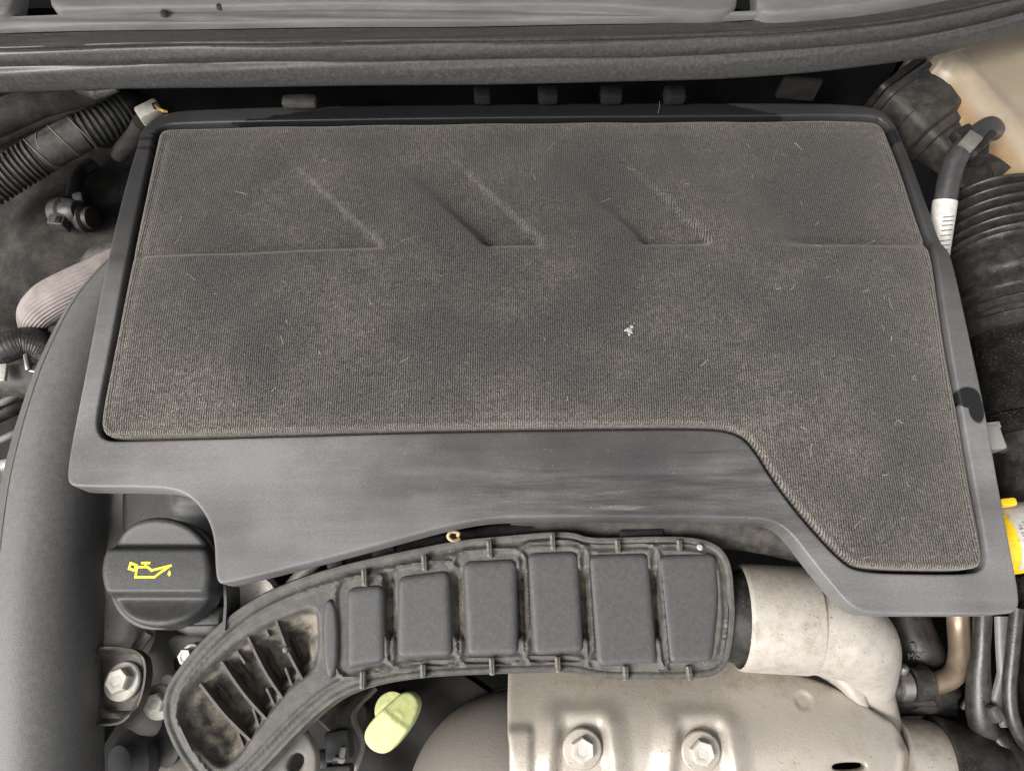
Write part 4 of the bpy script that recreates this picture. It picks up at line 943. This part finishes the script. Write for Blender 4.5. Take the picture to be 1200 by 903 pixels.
lab = obj('paper_label', tube(vq[:15], 13.3 * kv, 28, smooth=1), 'paper', vh)
for k in range(8):
    q = vq[2 + k]; tq = (vq[3 + k] - vq[1 + k]).normalized(); upq = (Vector((0, 0, 1)) - tq * tq.z).normalized()
    obj('label_print', rbox(q + upq * 13.3 * kv, (.008, .0007, .0003), rotz(.12), .0001), 'mark', vh)
tk = thing('coolant_tank', 'cream translucent plastic coolant tank showing tan fluid low down', 'tank', P(1150, 130, -.08))
TK = smooth_poly([(1070, 74), (1072, 56), (1090, 22), (1150, -15), (1260, -50), (1380, -60), (1420, 60), (1420, 330), (1330, 360), (1255, 300), (1213, 240), (1178, 190), (1150, 155), (1118, 122), (1100, 100), (1084, 97)], 2, 6)
def tk_h(x, y, d):
    return -.030 * sstep(30, 2, d) + .002 * sstep(30, 36, d) * sstep(46, 40, d)
obj('tank_shell', relief(TK, -.012, tk_h, 4.5, skirt=.03, rings=(1, 3, 6, 10, 15, 21, 28), level=lambda x, y: 0 * x - .014), 'tank', tk, sharp=70)
mt = thing('tank_mount', 'grey plastic mounting foot between the air hose and cream tank', 'mount', P(1165, 190, -.09))
obj('mount_block', relief(smooth_poly([(1140, 165), (1170, 170), (1185, 205), (1165, 232), (1140, 240), (1128, 200)], 1, 4), -.062, lambda x, y, d: edge_round(d, 6, .003), 4, skirt=.03), 'dusty', mt)
wc2 = thing('yellow_capped_vial', 'amber yellow plastic cap with white printed label beside the cover edge', 'cap', P(1190, 625, -.08))
y0, y1 = P(1166, 632, -.034), P(1256, 618, -.034); y0.z = y1.z = -.05; ya = (y1 - y0).normalized(); kw = mpp(1190, 625, -.05)
obj('amber_cap', lathe(y0, ya, [(30 * kw, 0), (38 * kw, 3 * kw), (40 * kw, 8 * kw), (40 * kw, 60 * kw)], 48), 'amber', wc2)
obj('cap_lug', rbox(P(1179, 589, -.032), (.011, .006, .008), rotz(.1), .002), 'amber', wc2)
def lblv():
    x, y, z = frame(ya); V, Fc = [], []; n = 20
    for i in range(n + 1):
        a = R(32 + 118 * i / n) + math.pi
        for s in (12, 58):
            V.append(y0 + ya * s * kw + (x * math.cos(a) + y * math.sin(a)) * 40.7 * kw)
    for i in range(n): Fc.append([2 * i, 2 * i + 1, 2 * i + 3, 2 * i + 2])
    return V, Fc
x_, y_, z_ = frame(ya)
if (y_.z < 0): y_ = -y_; 
def lab_v():
    V, Fc = [], []; n = 24; side = Vector((ya.y, -ya.x, 0)).normalized(); upv = Vector((0, 0, 1))
    for i in range(n + 1):
        a = R(22 + 130 * i / n)          # 90 = straight up, larger = towards the front
        dirv = side * -math.cos(a) * -1 if False else side * (-math.cos(a)) + upv * math.sin(a)
        for s in (19, 58): V.append(y0 + ya * s * kw + dirv * 40.8 * kw)
    for i in range(n): Fc.append([2 * i, 2 * i + 1, 2 * i + 3, 2 * i + 2])
    return V, Fc, side
lv, lfc, side = lab_v()
obj('printed_label', (lv, lfc), 'paper', wc2)
top = y0 + Vector((0, 0, 41.2 * kw))
for s, txt, off in ((25, '18 09 22', 0), (32, '5G 10', -.004), (25, '10', .014)):
    obj('label_print', text_mesh(txt, .0036, top + ya * s * kw + side * off + Vector((0, 0, -abs(off) * .25)), side, ya), 'ink', wc2, sharp=20)
gc = thing('grey_relay', 'small grey plastic connector poking out beside the cover edge', 'connector', P(1160, 515, -.05))
obj('relay_body', rbox(P(1160, 515, -.03), (.011, .017, .014), rotz(.12), .0015), 'greyconn', gc)
obj('relay_step', rbox(P(1157, 501, -.03), (.012, .005, .012), rotz(.12), .001), 'greyconn', gc)
obj('relay_cable', tube([P(1165, 520, -.04), P(1185, 524, -.045), P(1215, 518, -.05)], .0055, 14), 'conn', gc)
vb = thing('vertical_loom', 'dark wiring loom and strap hanging between grey connector and yellow cap', 'loom', P(1185, 560, -.12))
obj('loom', tube([P(1180, 525, -.07), P(1188, 550, -.075), P(1192, 585, -.085), P(1205, 640, -.1), P(1200, 700, -.11)], .009, 16), 'rubber', vb)
obj('strap', tube([P(1172, 530, -.06), P(1180, 555, -.064), P(1186, 580, -.07)], .003, 10), 'conn', vb)
rw = thing('wing_liner', 'dark plastic inner wing liner beyond the air hose and tank', 'liner', P(1290, 450, -.25))
obj('liner_panel', grid(lambda u, v: P(1330 + 30 * math.sin(u * 5), 130 + 800 * u, -.25) + Vector((.02 * v, 0, .21 * v)), 30, 10), 'dark', rw)
obj('liner_floor', grid(lambda u, v: P(1090 + 240 * v, 60 + 860 * u, -.20 + .012 * math.sin(u * 19 + v * 5)), 40, 12), 'dark', rw)

for k, (nm, lb_, pts_, r_, mt_) in enumerate((
    ('wire', 'thin dusty wire hanging outside the wide intake pipe', [(-10, 520, -.11), (12, 510, -.105), (30, 500, -.11), (44, 480, -.12)], .0028, 'dusty'),
    ('wire', 'thin brown wire crossing the dark gap beside the yellow dipstick handle', [(415, 905, -.12), (425, 870, -.115), (415, 835, -.115), (440, 806, -.12)], .0022, 'turbo'),
    ('wire', 'thin black wire dropping behind the bronze pipe bend', [(1140, 722, -.12), (1137, 760, -.115), (1142, 800, -.118), (1128, 830, -.125)], .0022, 'conn'))):
    tag(obj(nm, tube([P(*q) for q in pts_], r_, 10), mt_), lb_, 'wire')
